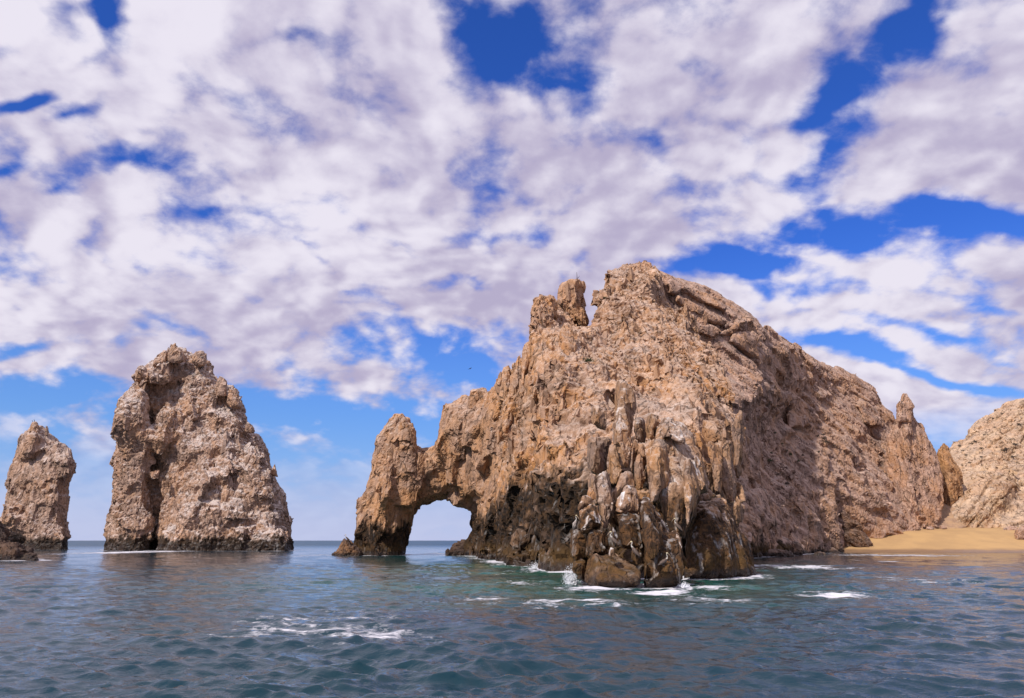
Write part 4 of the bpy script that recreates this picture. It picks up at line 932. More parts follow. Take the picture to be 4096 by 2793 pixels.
# pinnacles
pin = thing('rock_pinnacle', 'tall fluted rock finger with a hooked head rising above the beach', 'pinnacle', (130, 265, 0))
pin_poly = Z5([(1020, 720), (1088, 580), (1090, 500), (1100, 475), (1118, 470), (1120, 430), (1150, 430), (1160, 445), (1180, 480), (1198, 505), (1200, 530), (1188, 535), (1190, 590),
               (1215, 620), (1228, 635), (1232, 615), (1245, 612), (1275, 680), (1310, 760), (1340, 830), (1380, 930), (1392, 1080), (1370, 1250), (1330, 1420), (1120, 1420), (1060, 1150), (1000, 960)])
pin_s = [inflate(pin_poly, lambda x, y: 262 - (y - 1900) * 0.012, 4, 35, 12, step=4, power=1.5),
         inflate(Z5([(1095, 700), (1100, 490), (1125, 440), (1155, 450), (1180, 500), (1185, 580), (1200, 700), (1220, 900), (1240, 1380), (1140, 1380), (1130, 950)]), lambda x, y: 258 - (y - 1900) * 0.012, 4, 30, 12, step=4, power=1.4)]
body('pinnacle_shaft', pin_s, 0.36, M_SLOPE, pin, 91, frame((-0.22, 0.1, 1), 0.3), (2.2, 2.6, 12), rock=dict(amps=(0.6, 0.4, 0.22, .1), crack=0.9, rough=0.12), colour=dict(ochre=0.6, pale=0.2, tide=-3))

fin = thing('rock_pinnacle', 'small orange jagged rock fin right of the hooked pinnacle', 'pinnacle', (150, 272, 0))
fin_s = [inflate(Z5([(1330, 850), (1345, 800), (1352, 750), (1362, 768), (1380, 725), (1395, 740), (1425, 790), (1450, 850), (1480, 900), (1515, 945), (1500, 1050), (1480, 1250), (1380, 1250), (1360, 930)]), lambda x, y: 272 + 0 * x, 5, 45, 10, step=4, power=1.5)]
body('fin_wall', fin_s, 0.36, M_FIN, fin, 93, frame((-0.3, 0.1, 1), 0.3), (3, 4, 9), rock=dict(amps=(0.7, 0.4, 0.2, .1), crack=0.6, rough=0.14), colour=dict(ochre=0.6, pale=0.1, tide=-3))

# hill at the right edge
hill = thing('rocky_hill', 'cream rocky hill with dark shrubs behind the beach at the right edge', 'hill', (190, 290, 0))
hl_poly = Z5([(1380, 880), (1420, 775), (1445, 732), (1530, 712), (1538, 725), (1545, 690), (1560, 665), (1590, 605), (1640, 580), (1700, 545), (1740, 520), (1780, 495), (1830, 475), (1870, 455),
              (1900, 450), (2000, 410), (2150, 380), (2400, 420), (2600, 700), (2700, 1480), (1250, 1480), (1300, 1180)])
hl_depth = depth_field([z5(1300, 1290, 262), z5(1500, 1290, 264), z5(1900, 1290, 266), z5(2600, 1290, 270), z5(1400, 1000, 292), z5(1600, 1000, 278), z5(1850, 1000, 284), z5(1480, 850, 308), z5(1600, 800, 304), z5(1850, 700, 315),
                        z5(1500, 730, 325), z5(1650, 600, 330), z5(1900, 460, 340), z5(2300, 430, 340), z5(2300, 900, 300), z5(1300, 1460, 260), z5(1900, 1460, 262), z5(2600, 1460, 268)])


def hl(poly, near, roll=4, R=40, thick=14, power=1.5):
    poly = Z5(poly); c = np.array(poly).mean(0)
    return inflate(poly, lambda x, y: 0.75 * hl_depth(x, y) + 0.25 * float(hl_depth(c[0], c[1])) - near, roll, R, thick, power=power)


hl_solids = [inflate(hl_poly, hl_depth, 8, 50, 20, step=7, power=1.8),
    hl([(1400, 1220), (1500, 1060), (1620, 960), (1800, 895), (1855, 960), (1835, 1100), (1745, 1190), (1640, 1280), (1480, 1300)], 6, R=60, roll=6),
    hl([(1740, 1330), (1760, 1270), (1830, 1180), (1960, 1150), (2050, 1330)], 4, R=35),
    hl([(1560, 900), (1640, 700), (1780, 560), (1896, 520), (2000, 600), (1900, 800), (1800, 870), (1650, 920)], 3, R=60)]
HILLF = frame((1.0, 0.1, 0.75), 0.0)
HILLF = np.stack([HILLF[:, 2], HILLF[:, 1], np.cross(HILLF[:, 2], HILLF[:, 1])], 1)
body('hill_face', hl_solids, 0.56, M_HILL, hill, 101, HILLF, (16, 8, 6), rock=dict(flat=(0.6, 0.8, 0.8, 0.6), pick=0.1, amps=(1.2, 0.55, 0.26, .12), crack=0.8, rough=0.16, strat=((-0.6, 0.2, 0.8), 2.8, 0.7), joints=JSLOPE * np.array([-1, 1, 1])), colour=dict(ochre=0.5, pale=0.3, tide=-3), back=40)

# ------------------------------------------------------------------ sea
def sea_mesh():
    th = list(np.radians(np.arange(-37, 37.01, 0.175)))
    left = list(np.radians(np.concatenate([np.arange(-180, -60, 10), np.arange(-60, -40, 2.0)])))
    right = [-a for a in reversed(left[1:])]
    th = np.array(left + th + right)
    r = [2.0]
    while r[-1] < 12: r.append(r[-1] * 1.08)
    while r[-1] < 120: r.append(r[-1] * 1.0049)
    while r[-1] < 330: r.append(r[-1] * 1.009)
    while r[-1] < 900: r.append(r[-1] * 1.015)
    while r[-1] < 40000: r.append(r[-1] * 1.12)
    r = np.array(r)
    dr = np.gradient(r)
    T, Rr = np.meshgrid(th, r)
    X = Rr * np.sin(T); Y = Rr * np.cos(T)
    Z = np.zeros_like(X)
    rng = np.random.default_rng(4)
    DX = np.zeros_like(X); DY = np.zeros_like(X)
    L = np.exp(rng.uniform(math.log(0.30), math.log(9), 140))
    patch = (fbm(np.stack([X.ravel() / 14, Y.ravel() / 14, 0 * X.ravel()], 1), 3, 5).reshape(X.shape) * 0.6 + 0.85).clip(0.3, 1.5)
    for lam in L:
        a = lam / 6.28 * 0.052 * (1.0 if lam < 0.9 else (0.9 / lam) ** 0.74)
        dirn = math.radians(256 + rng.normal() * 34)
        k = 2 * math.pi / lam; kx, ky = k * math.cos(dirn), k * math.sin(dirn)
        ph = rng.uniform(0, 6.28)
        fade = np.clip((lam / np.maximum(dr, 1e-6) - 2.0) / 1.6, 0, 1)[:, None]
        arg = kx * X + ky * Y + ph
        s = a * fade
        Z += s * np.sin(arg); DX += s * 0.8 * math.cos(dirn) * np.cos(arg); DY += s * 0.8 * math.sin(dirn) * np.cos(arg)
    Z *= patch
    V = np.stack([X + DX * patch, Y + DY * patch, Z], -1).reshape(-1, 3)
    nr, nt = X.shape
    idx = np.arange(nr * nt).reshape(nr, nt)
    a, b, c, d = idx[:-1, :-1].ravel(), idx[1:, :-1].ravel(), idx[1:, 1:].ravel(), idx[:-1, 1:].ravel()
    Fc = np.stack([d, c, b, a], 1)
    me = bpy.data.meshes.new('sea')
    me.vertices.add(len(V)); me.loops.add(Fc.size); me.polygons.add(len(Fc))
    me.vertices.foreach_set('co', V.astype(np.float32).ravel())
    me.loops.foreach_set('vertex_index', Fc.ravel().astype(np.int32))
    me.polygons.foreach_set('loop_start', np.arange(0, Fc.size, 4, dtype=np.int32))
    me.polygons.foreach_set('use_smooth', np.ones(len(Fc), bool))
    me.update(calc_edges=True)
    return me, V


sea_me, SV = sea_mesh()
# foam: around the rocks' waterlines, and drifting rafts
foam = np.zeros(len(SV), np.float32)
green = np.zeros(len(SV), np.float32)
allw = []
for o in list(COL.objects):
    if o.type == 'MESH' and o.name.split('.')[0] in ('cliff', 'rock_slab', 'arch_wall', 'stack_wall', 'rock_mass', 'mountain_face'):
        v = get_v(o.data); allw.append(v[np.abs(v[:, 2]) < 0.35][:, :2])
WL = np.concatenate(allw)
cell = 1.0
key = {}
gx0, gy0, gn = -180, 40, 320
dg_ = np.zeros((gn * 2, gn * 2), bool)
gi = ((WL[:, 0] - gx0) / cell).astype(int); gj = ((WL[:, 1] - gy0) / cell).astype(int)
mk = (gi >= 0) & (gi < gn * 2) & (gj >= 0) & (gj < gn * 2)
dg_[gi[mk], gj[mk]] = True
dist_g = np.where(dg_, 0.0, 60.0)
for _ in range(2):                                   # chamfer distance in grid cells
    for i in range(1, gn * 2):
        dist_g[i] = np.minimum(dist_g[i], dist_g[i - 1] + 1)
    for i in range(gn * 2 - 2, -1, -1):
        dist_g[i] = np.minimum(dist_g[i], dist_g[i + 1] + 1)
    for j in range(1, gn * 2):
        dist_g[:, j] = np.minimum(dist_g[:, j], np.minimum(dist_g[:, j - 1] + 1, np.minimum(np.roll(dist_g[:, j - 1], 1), np.roll(dist_g[:, j - 1], -1)) + 1.4))
    for j in range(gn * 2 - 2, -1, -1):
        dist_g[:, j] = np.minimum(dist_g[:, j], np.minimum(dist_g[:, j + 1] + 1, np.minimum(np.roll(dist_g[:, j + 1], 1), np.roll(dist_g[:, j + 1], -1)) + 1.4))
si = ((SV[:, 0] - gx0) / cell).astype(int); sj = ((SV[:, 1] - gy0) / cell).astype(int)
inside = (si >= 0) & (si < gn * 2) & (sj >= 0) & (sj < gn * 2)
dw = np.full(len(SV), 60.0); dw[inside] = dist_g[si[inside], sj[inside]]
S2 = np.stack([SV[:, 0], SV[:, 1], 0 * SV[:, 0]], 1)
fn = fbm(S2 / 7.0, 3, 301); fn2 = fbm(S2 / 2.2, 3, 302); fn3 = fbm(S2 / np.array([9.0, 2.2, 1.0]), 3, 303)
shore = np.clip(1.0 - dw / (2.6 + SV[:, 1] * 0.012 + 2.5 * fn), 0, 1)
foam = np.maximum(foam, shore * (0.80 + 0.5 * fn))
RAFTS = [(1300, 2500, 430, 75, .52), (1500, 2545, 260, 40, .55), (1050, 2540, 200, 30, .55), (1560, 2480, 160, 30, .5), (2250, 2412, 330, 20, .66), (2800, 2395, 240, 20, .55), (3350, 2385, 190, 20, .62), (3200, 2268, 220, 12, .75), (3680, 2320, 200, 22, .5),
         (560, 2208, 170, 9, .85), (1750, 2215, 130, 10, .55), (1240, 2222, 120, 8, .5), (3500, 2245, 130, 6, .6), (2100, 2330, 120, 9, .6), (1950, 2395, 160, 14, .5), (2650, 2372, 180, 10, .8), (2000, 2290, 120, 8, .6), (2850, 2350, 100, 8, .7), (3600, 2222, 330, 6, .7)]
for (fx, fy, rx, ry, wt) in RAFTS:
    c = on_water(fx, fy); ex = on_water(fx + rx, fy)[0] - c[0]; ey = abs(on_water(fx, fy - ry)[1] - on_water(fx, fy + ry)[1]) / 2
    q = ((SV[:, 0] - c[0]) / ex) ** 2 + ((SV[:, 1] - c[1]) / ey) ** 2
    foam = np.maximum(foam, np.exp(-q * 0.9) * wt * 1.2 * np.clip(0.85 + 0.35 * fn2 + 0.8 * fn3, 0.2, 1.15))
far = np.linalg.norm(SV[:, :2], axis=1)
green = np.clip(1 - dw / 55.0, 0, 1) * np.clip(1.1 - np.abs(SV[:, 0] - 2) / 45, 0, 1) * sstep(SV[:, 1] + 10 * fn, 34, 62)
attr(sea_me, 'open', sstep(far, 130, 650)); attr(sea_me, 'foam', np.clip(foam, 0, 1)); attr(sea_me, 'shallow', green)

wm = bpy.data.materials.new('sea_water'); wm.use_nodes = True
n = NT(wm.node_tree); n.n.clear()
pos = n.add('ShaderNodeNewGeometry').outputs['Position']
flat = n.vec('MULTIPLY', pos, (1, 1, 0))
body_c = n.mix(n.attr('shallow').outputs['Fac'], (0.006, 0.032, 0.047), (0.005, 0.085, 0.060))
body_c = n.mix(n.math('MULTIPLY', n.ramp(n.noise(flat, 0.05, 3), 0.4, 0.65), 0.5), body_c, (0.005, 0.030, 0.062))
fo = n.attr('foam').outputs['Fac']
lz = n.noise(n.mapping(flat, scale=(0.42, 0.95, 1)), 1.0, 8, 0.70, 1.6)
lz2 = n.noise(flat, 3.2, 4, 0.65, 0.6)
lz = n.math('ADD', n.math('MULTIPLY', lz, 0.72), n.math('MULTIPLY', lz2, 0.28))
thr = n.math('SUBTRACT', 0.68, n.math('MULTIPLY', fo, 0.44))
fm = n.math('DIVIDE', n.math('SUBTRACT', lz, thr), 0.14, clamp=True)
vo = n.add('ShaderNodeTexVoronoi', feature='DISTANCE_TO_EDGE'); vo.inputs['Scale'].default_value = 1.0
wob = n.add('ShaderNodeTexNoise'); wob.inputs['Scale'].default_value = 0.9; wob.inputs['Detail'].default_value = 4; n.put(wob.inputs['Vector'], flat)
n.put(vo.inputs['Vector'], n.mapping(n.vec('ADD', flat, n.vec('MULTIPLY', wob.outputs[1], (1.6, 1.6, 0))), scale=(0.75, 1.15, 1)))
net = n.ramp(vo.outputs['Distance'], 0.03, 0.24, 1.0, 0.0)
fm = n.math('MULTIPLY', fm, n.math('MAXIMUM', n.math('ADD', 0.18, n.math('MULTIPLY', net, 0.82)), n.ramp(fo, 0.55, 0.85)))
fm = n.math('MULTIPLY', fm, n.ramp(fo, 0.02, 0.15))
wcol = n.mix(fm, body_c, (0.66, 0.65, 0.71))
bs = n.add('ShaderNodeBsdfPrincipled')
n.put(bs.inputs['Base Color'], wcol)
far_f = n.attr('open').outputs['Fac']          # unresolved chop of the open sea
n.put(bs.inputs['Roughness'], n.math('MAXIMUM', n.ramp(fm, 0, 1, 0.02, 0.85, smooth=False), n.math('MULTIPLY', far_f, 0.30)))
n.put(bs.inputs['Specular IOR Level'], n.ramp(far_f, 0.0, 1.0, 0.5, 0.20, smooth=False))
bs.inputs['IOR'].default_value = 1.333
r1 = n.noise(n.mapping(flat, rot=(0, 0, 0.3), scale=(1.0, 1.6, 1)), 1.2, 4, 0.6, 0.4)
r2 = n.noise(n.mapping(flat, rot=(0, 0, -0.2), scale=(1.0, 1.5, 1)), 5.0, 4, 0.6, 0.5)
hb = n.math('ADD', n.math('MULTIPLY', r1, 0.08), n.math('MULTIPLY', r2, 0.018))
bp = n.add('ShaderNodeBump'); bp.inputs['Strength'].default_value = 0.8; bp.inputs['Distance'].default_value = 1.0
n.put(bp.inputs['Height'], hb); n.l.new(bp.outputs[0], bs.inputs['Normal'])
o = n.add('ShaderNodeOutputMaterial'); n.l.new(bs.outputs[0], o.inputs[0])
sea = obj('sea', sea_me, wm)
sea['kind'] = 'structure'; sea['label'] = 'choppy blue green sea with foam streaks'

# ------------------------------------------------------------------ beach
def beach_mesh():
    xs = np.arange(35, 330, 1.3); ys = np.arange(172, 300, 0.9)
    X, Y = np.meshgrid(xs, ys)
    S = np.stack([X.ravel(), Y.ravel(), 0 * X.ravel()], 1)
    n1 = fbm(S / 22, 3, 401).reshape(X.shape); n2 = fbm(S / 4, 4, 402).reshape(X.shape)
    edge = 231 + 3 * np.sin(X / 37) + 2 * n1 - np.clip((84 - X) * 1.1, 0, 50)
    t = Y - edge
    Z = np.where(t < 0, t * 0.09, 7.3 * sstep(t, -8, 34) - 0.35) + 0.10 * n2 * np.clip(t / 10, 0, 1) + np.clip(t - 32, 0, 99) * 0.10 + n1 * 0.5 * sstep(t, 5, 30)
    V = np.stack([X, Y, Z], -1).reshape(-1, 3)
    ny, nx = X.shape; idx = np.arange(ny * nx).reshape(ny, nx)
    Fc = np.stack([idx[:-1, :-1].ravel(), idx[:-1, 1:].ravel(), idx[1:, 1:].ravel(), idx[1:, :-1].ravel()], 1)
    me = bpy.data.meshes.new('beach'); me.from_pydata(V.tolist(), [], Fc.tolist())
    me.polygons.foreach_set('use_smooth', [True] * len(me.polygons))
    attr(me, 'wet', 1 - sstep(V[:, 2] + n2.ravel() * 0.25, 0.3, 1.3))
    return me


sm_ = bpy.data.materials.new('beach_sand'); sm_.use_nodes = True
n = NT(sm_.node_tree); n.n.clear()
pos = n.add('ShaderNodeNewGeometry').outputs['Position']
c = n.mix(n.ramp(n.noise(pos, 0.15, 5, 0.6), 0.35, 0.65), (0.50, 0.31, 0.135), (0.43, 0.265, 0.12))
c = n.mix(n.attr('wet').outputs['Fac'], c, (0.24, 0.145, 0.085))
bs = n.add('ShaderNodeBsdfPrincipled'); n.put(bs.inputs['Base Color'], c); n.put(bs.inputs['Roughness'], n.ramp(n.attr('wet').outputs['Fac'], 0, 1, 0.9, 0.3))
bp = n.add('ShaderNodeBump'); bp.inputs['Strength'].default_value = 0.5; n.put(bp.inputs['Height'], n.noise(pos, 1.2, 5, 0.6)); n.l.new(bp.outputs[0], bs.inputs['Normal'])
o = n.add('ShaderNodeOutputMaterial'); n.l.new(bs.outputs[0], o.inputs[0])
beach = obj('beach', beach_mesh(), sm_)
beach['kind'] = 'structure'; beach['label'] = 'golden sand beach below the mountainside'

# ------------------------------------------------------------------ loose and jointed blocks on the faces
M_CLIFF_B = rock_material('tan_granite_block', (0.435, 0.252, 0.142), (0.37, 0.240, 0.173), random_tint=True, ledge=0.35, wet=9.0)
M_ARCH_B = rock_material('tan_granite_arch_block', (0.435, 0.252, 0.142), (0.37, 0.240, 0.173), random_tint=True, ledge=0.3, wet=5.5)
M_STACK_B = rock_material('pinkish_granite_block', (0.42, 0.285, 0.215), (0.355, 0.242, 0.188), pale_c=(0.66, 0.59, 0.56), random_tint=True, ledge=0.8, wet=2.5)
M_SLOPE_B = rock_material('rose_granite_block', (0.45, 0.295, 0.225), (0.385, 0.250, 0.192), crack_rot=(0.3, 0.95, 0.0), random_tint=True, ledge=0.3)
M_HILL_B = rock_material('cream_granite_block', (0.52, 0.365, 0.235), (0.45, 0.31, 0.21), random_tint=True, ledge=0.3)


def prism_meshes(n, mat, name='rock_block', wide=0.45, long=1.0):
    """chisel-topped jointed columns: 4 to 6 sided, top and foot cut at a slant"""
    res = []
    for k in range(n):
        rnd = random.Random(500 + k)
        sides = rnd.choice((4, 4, 5, 5, 6)); a0 = rnd.uniform(0, 6.28)
        ring = [(math.cos(a0 + 2 * math.pi * i / sides + rnd.uniform(-.25, .25)) * wide * rnd.uniform(.7, 1.1),
                 math.sin(a0 + 2 * math.pi * i / sides) * wide * rnd.uniform(.7, 1.1)) for i in range(sides)]
        tx, ty, bx, by = [rnd.uniform(-.75, .75) for _ in range(4)]
        tp = rnd.uniform(.55, .95)
        bm = bmesh.new()
        lo = [bm.verts.new((x * 0.9, y * 0.9, -long + bx * x + by * y)) for x, y in ring]
        mi = [bm.verts.new((x * 1.06, y * 1.06, rnd.uniform(-.15, .25) * long)) for x, y in ring]
        hi = [bm.verts.new((x * tp, y * tp, long * rnd.uniform(.85, 1.05) + tx * x + ty * y)) for x, y in ring]
        for i in range(sides):
            j = (i + 1) % sides
            bm.faces.new((lo[i], lo[j], mi[j], mi[i])); bm.faces.new((mi[i], mi[j], hi[j], hi[i]))
        bm.faces.new(hi); bm.faces.new(list(reversed(lo)))
        bmesh.ops.triangulate(bm, faces=[f for f in bm.faces if len(f.verts) > 3])
        bmesh.ops.recalc_face_normals(bm, faces=bm.faces)
        me = bpy.data.meshes.new(name); bm.to_mesh(me); bm.free()
        me.materials.append(mat); res.append(me)
    return res


cliff_cols = prism_meshes(14, M_CLIFF_B)
scatter('rock_column', 'cliff', cliff_cols, headland, 290, 0.6, 1.9, 11, keep=lambda V, N: (V[:, 2] > 13) & (V[:, 1] > 88) & (N[:, 1] < -0.35), sink=0.28, jitter=0.12, up=(-0.4, 0.55))
cliff_st = stone_meshes(10, M_CLIFF_B, (1, .8, .65))
scatter('stone', 'cliff', cliff_st, headland, 290, 0.3, 1.1, 12, keep=lambda V, N: (V[:, 2] > 34) & (V[:, 0] > 8), sink=0.2, jitter=0.6, up=(0.15, 1))
spire_cols = prism_meshes(6, M_CLIFF_B, wide=0.5)
scatter('rock_column', 'spire', spire_cols, headland, 24, 0.6, 1.6, 13, sink=0.25, jitter=0.08, up=(-0.3, 0.4))
arch_cols = prism_meshes(10, M_ARCH_B)
scatter('rock_column', 'arch_wall', arch_cols, arch, 80, 0.7, 2.0, 14, sink=0.28, jitter=0.12, up=(-0.15, 0.5))
stack_b = prism_meshes(12, M_STACK_B, wide=0.6)
scatter('rock_block', 'stack_wall', stack_b, stack, 300, 0.5, 2.0, 15, keep=lambda V, N: (V[:, 2] > 8) & ((V[:, 0] > -103) | (V[:, 2] > 58)), sink=0.22, jitter=0.25, up=(-0.2, 0.8))
scatter('rock_block', 'stack_wall', stack_b, small, 110, 0.4, 1.6, 16, keep=lambda V, N: (V[:, 2] > 18), sink=0.25, jitter=0.25)
slope_st = stone_meshes(10, M_SLOPE_B, (1, .8, .6))
chute = pix(*Z5([(330, 900)])[0], 200)
scatter('stone', 'mountain_face', slope_st, mount, 290, 0.3, 1.1, 17, keep=lambda V, N: (np.abs(V[:, 0] - chute[0] - (30 - V[:, 2]) * 0.25 + 3 * np.sin(V[:, 2] / 5)) < 6.5) & (V[:, 2] < 42) & (V[:, 2] > 6), sink=0.1, jitter=0.7)
slope_b = prism_meshes(12, M_SLOPE_B, wide=0.3)
scatter('rock_slab', 'mountain_face', slope_b, mount, 240, 0.7, 2.4, 18, keep=lambda V, N: (V[:, 2] > 4), sink=0.3, jitter=0.10, lean=-0.9)
hill_st = stone_meshes(10, M_HILL_B, (1, .8, .7))
scatter('stone', 'hill_face', hill_st, hill, 280, 0.4, 1.5, 19, keep=lambda V, N: (V[:, 2] > 22) & (V[:, 0] < 215), sink=0.2, jitter=0.6)
hill_b = prism_meshes(8, M_HILL_B, wide=0.3)
scatter('rock_slab', 'hill_face', hill_b, hill, 110, 0.8, 2.6, 20, keep=lambda V, N: (V[:, 2] > 4) & (V[:, 0] < 220), sink=0.26, jitter=0.10, lean=0.9)
DIP = np.stack([SLOPE[:, 1], SLOPE[:, 2], SLOPE[:, 0]], 1)

for k, (Zf, pl, D, par, mt_, vx) in enumerate([
        (Z1, [(1060, 210), (1075, 143), (1100, 112), (1115, 100), (1130, 130), (1170, 170), (1165, 240), (1080, 240)], 281, stack, M_STACK, .3), (Z1, [(1212, 250), (1225, 172), (1265, 158), (1302, 166), (1314, 215), (1295, 260)], 281, stack, M_STACK, .3),
        (Z1, [(962, 260), (975, 201), (1020, 193), (1032, 153), (1048, 150), (1064, 170), (1060, 240), (1000, 270)], 281, stack, M_STACK, .3), (Z1, [(855, 340), (860, 278), (880, 253), (907, 250), (934, 270), (925, 345)], 279, stack, M_STACK, .3),
        (Z1, [(1360, 390), (1385, 320), (1415, 330), (1442, 365), (1442, 450), (1380, 450)], 281, stack, M_STACK, .3), (Z1, [(1440, 490), (1445, 393), (1490, 396), (1512, 440), (1535, 530), (1470, 530)], 281, stack, M_STACK, .3),
        (Z1, [(1715, 960), (1735, 870), (1754, 888), (1764, 970)], 281, stack, M_STACK, .3), (Z1, [(1545, 660), (1560, 612), (1585, 615), (1604, 640), (1616, 680), (1580, 690)], 282, stack, M_STACK, .3),
        (Z1, [(276, 700), (290, 632), (302, 620), (309, 710)], 301, small, M_STACK, .3), (Z1, [(180, 690), (204, 604), (229, 602), (252, 650), (250, 700)], 300, small, M_STACK, .3),
        (Z2, [(468, 610), (473, 440), (490, 419), (517, 416), (532, 455), (560, 463), (574, 490), (575, 560), (588, 572), (578, 780), (480, 800)], 185.2, arch, M_CLIFF, .2), (Z2, [(326, 610), (324, 533), (370, 496), (400, 468), (432, 431), (463, 410), (475, 445), (480, 800), (330, 800), (312, 740)], 185.6, arch, M_CLIFF, .2),
        (Z2, [(298, 760), (302, 700), (318, 660), (345, 650), (350, 760), (320, 790)], 185, arch, M_CLIFF, .2), (Z2, [(900, 380), (918, 243), (945, 229), (1030, 246), (1030, 330), (960, 390)], 183, arch, M_CLIFF, .22),
        (Z5, [(1086, 620), (1090, 500), (1100, 474), (1118, 469), (1120, 428), (1150, 427), (1163, 445), (1184, 480), (1202, 505), (1204, 532), (1189, 538), (1190, 620)], 261, pin, M_SLOPE, .26)]):
    slab('rock_block', Zf(pl), D, mt_, par, 700 + k, lean=0.01, yaw=0.012, roll=1.0, R=10, thick=6, voxel=vx, size=(3.2, 3.2, 5), amps=(0.3, 0.18, 0.1), colour=dict(ochre=.5, pale=.6, tide=-1), power=1.1)

# ------------------------------------------------------------------ sand chute between pinnacle and hill
ch = [inflate(Z5([(1180, 1480), (1230, 1230), (1330, 1130), (1390, 1060), (1440, 1000), (1500, 940), (1560, 960), (1560, 1100), (1520, 1250), (1540, 1480)]),
              depth_field([z5(1450, 960, 293), z5(1540, 960, 292), z5(1380, 1080, 280), z5(1520, 1100, 276), z5(1260, 1230, 264), z5(1500, 1280, 262), z5(1250, 1460, 250), z5(1500, 1460, 250)]), 2, 30, 6, step=5)]
chm = union(ch, 0.6)
Vc = get_v(chm); set_v(chm, Vc + get_n(chm) * (fbm(Vc / 3.0, 4, 431) * 0.7)[:, None])
attr(chm, 'wet', np.zeros(len(Vc)))
sand_slope = obj('sand_slope', chm, plain('gully_grit', (0.42, 0.265, 0.155), 0.95, (0.33, 0.21, 0.14), 0.5)); sand_slope['kind'] = 'structure'; sand_slope['label'] = 'sandy gully between the hooked pinnacle and the hill'

# ------------------------------------------------------------------ boulders along the shore
def boulder(label, poly, D, mat, seed, lean=0.01, yaw=0.0, roll=1.5, R=None, thick=5, voxel=0.25, Z=Z5, size=(2.2, 2.2, 2.6), amps=(0.5, 0.3, 0.15), name='boulder', cat='boulder', group=None, colour={}, fr=None):
    p = np.array(Z(poly)); c = p.mean(0); ext = min(np.ptp(p[:, 0]), np.ptp(p[:, 1]))
    me = union([inflate(Z(poly), lambda x, y: D + yaw * (x - c[0]) - lean * (y - c[1]), roll, R or ext * 0.4, thick, step=3, power=1.5)], voxel)
    me, tint = rockify(me, voxel, seed, fr if fr is not None else frame((0.3, 0.2, 1), seed), size, amps=amps, rough=0.08, crack=0.8)
    paint(me, seed, tint, **{**dict(ochre=0.3, pale=0.2, tide=0.8), **colour})
    me.polygons.foreach_set('use_smooth', [False] * len(me.polygons))
    o = obj(name, me, mat); tag(o, label, cat, group)
    return o


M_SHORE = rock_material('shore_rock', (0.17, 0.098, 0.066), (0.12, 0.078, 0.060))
boulder('dark layered rock slab leaning down onto the sand at the left end of the beach', [(640, 1300), (700, 1190), (735, 1170), (780, 1190), (840, 1250), (900, 1330), (940, 1385), (948, 1430), (900, 1460), (780, 1430), (690, 1400)], 236, M_SHORE, 501,
        roll=2.5, thick=7, fr=DIP, size=(1.8, 1.2, 5), amps=(0.7, 0.4, 0.2), name='leaning_slab', cat='rock', colour=dict(tide=-1, pale=.15))
boulder('broad low brown boulder at the water line left of the leaning slab', [(470, 1500), (475, 1400), (560, 1322), (600, 1345), (660, 1400), (735, 1440), (740, 1490)], 222, M_SHORE, 502, R=30)
boulder('flat reddish boulder awash beside the foot of the front rock', [(150, 1520), (165, 1445), (230, 1425), (320, 1415), (400, 1430), (445, 1460), (440, 1520)], 172, M_SHORE, 503, R=22)
boulder('rounded brown boulder behind the flat reddish one', [(330, 1480), (345, 1400), (400, 1375), (470, 1380), (500, 1420), (490, 1480)], 192, M_SHORE, 504, R=24)
boulder('small dark boulder in the wash in front of the broad low boulder', [(555, 1510), (565, 1455), (600, 1438), (640, 1445), (660, 1475), (655, 1510)], 184, M_SHORE, 505, R=16)
boulder('pale boulder resting on the sand above the broad low boulder', [(435, 1360), (445, 1318), (480, 1303), (515, 1315), (520, 1345), (500, 1370)], 214, M_SLOPE, 506, R=16)
boulder('long brown boulder wedged against the leaning slab', [(610, 1440), (625, 1370), (680, 1350), (740, 1390), (770, 1430), (720, 1460)], 230, M_SHORE, 507, R=20)
boulder('pinkish boulder half buried in sand at the right edge of the view', [(1835, 1370), (1845, 1300), (1880, 1270), (1930, 1265), (1980, 1300), (1990, 1370)], 242, M_SLOPE, 508, R=20)
boulder('low grey rock shelf at the back of the beach near the right edge', [(1740, 1340), (1755, 1295), (1800, 1270), (1850, 1275), (1870, 1310), (1860, 1345)], 256, M_SLOPE, 509, R=18)
for k, (x, y, sz, D) in enumerate([(1225, 1285, 26, 256), (1262, 1268, 20, 258), (1300, 1280, 30, 257), (1345, 1272, 18, 259), (1385, 1283, 24, 258), (1250, 1240, 18, 262), (1320, 1235, 15, 264)]):
    boulder('tumbled pinkish stone at the foot of the sandy gully behind the beach', [(x - sz, y + sz), (x - sz * .8, y - sz * .1), (x - sz * .2, y - sz * .6), (x + sz * .5, y - sz * .45), (x + sz, y + sz * .2), (x + sz, y + sz)], D, M_SLOPE, 520 + k, thick=3, group='stones at the foot of the gully')

# ------------------------------------------------------------------ birds
RV = []
for o in list(COL.objects):
    if o.type == 'MESH' and (o.name.split('.')[0] in ('cliff', 'spire', 'arch_wall', 'stack_wall', 'rock_mass', 'mountain_face', 'hill_face') or (o.name.startswith('rock_slab') and len(o.data.vertices) > 300)):
        RV.append(get_v(o.data))
RV = np.concatenate(RV)
_dy = RV[:, 1] * math.cos(PITCH) + (RV[:, 2] - CAM_H) * math.sin(PITCH)
RPX = W / 2 + F * RV[:, 0] / _dy
RPY = H / 2 - F * ((RV[:, 2] - CAM_H) * math.cos(PITCH) - RV[:, 1] * math.sin(PITCH)) / _dy


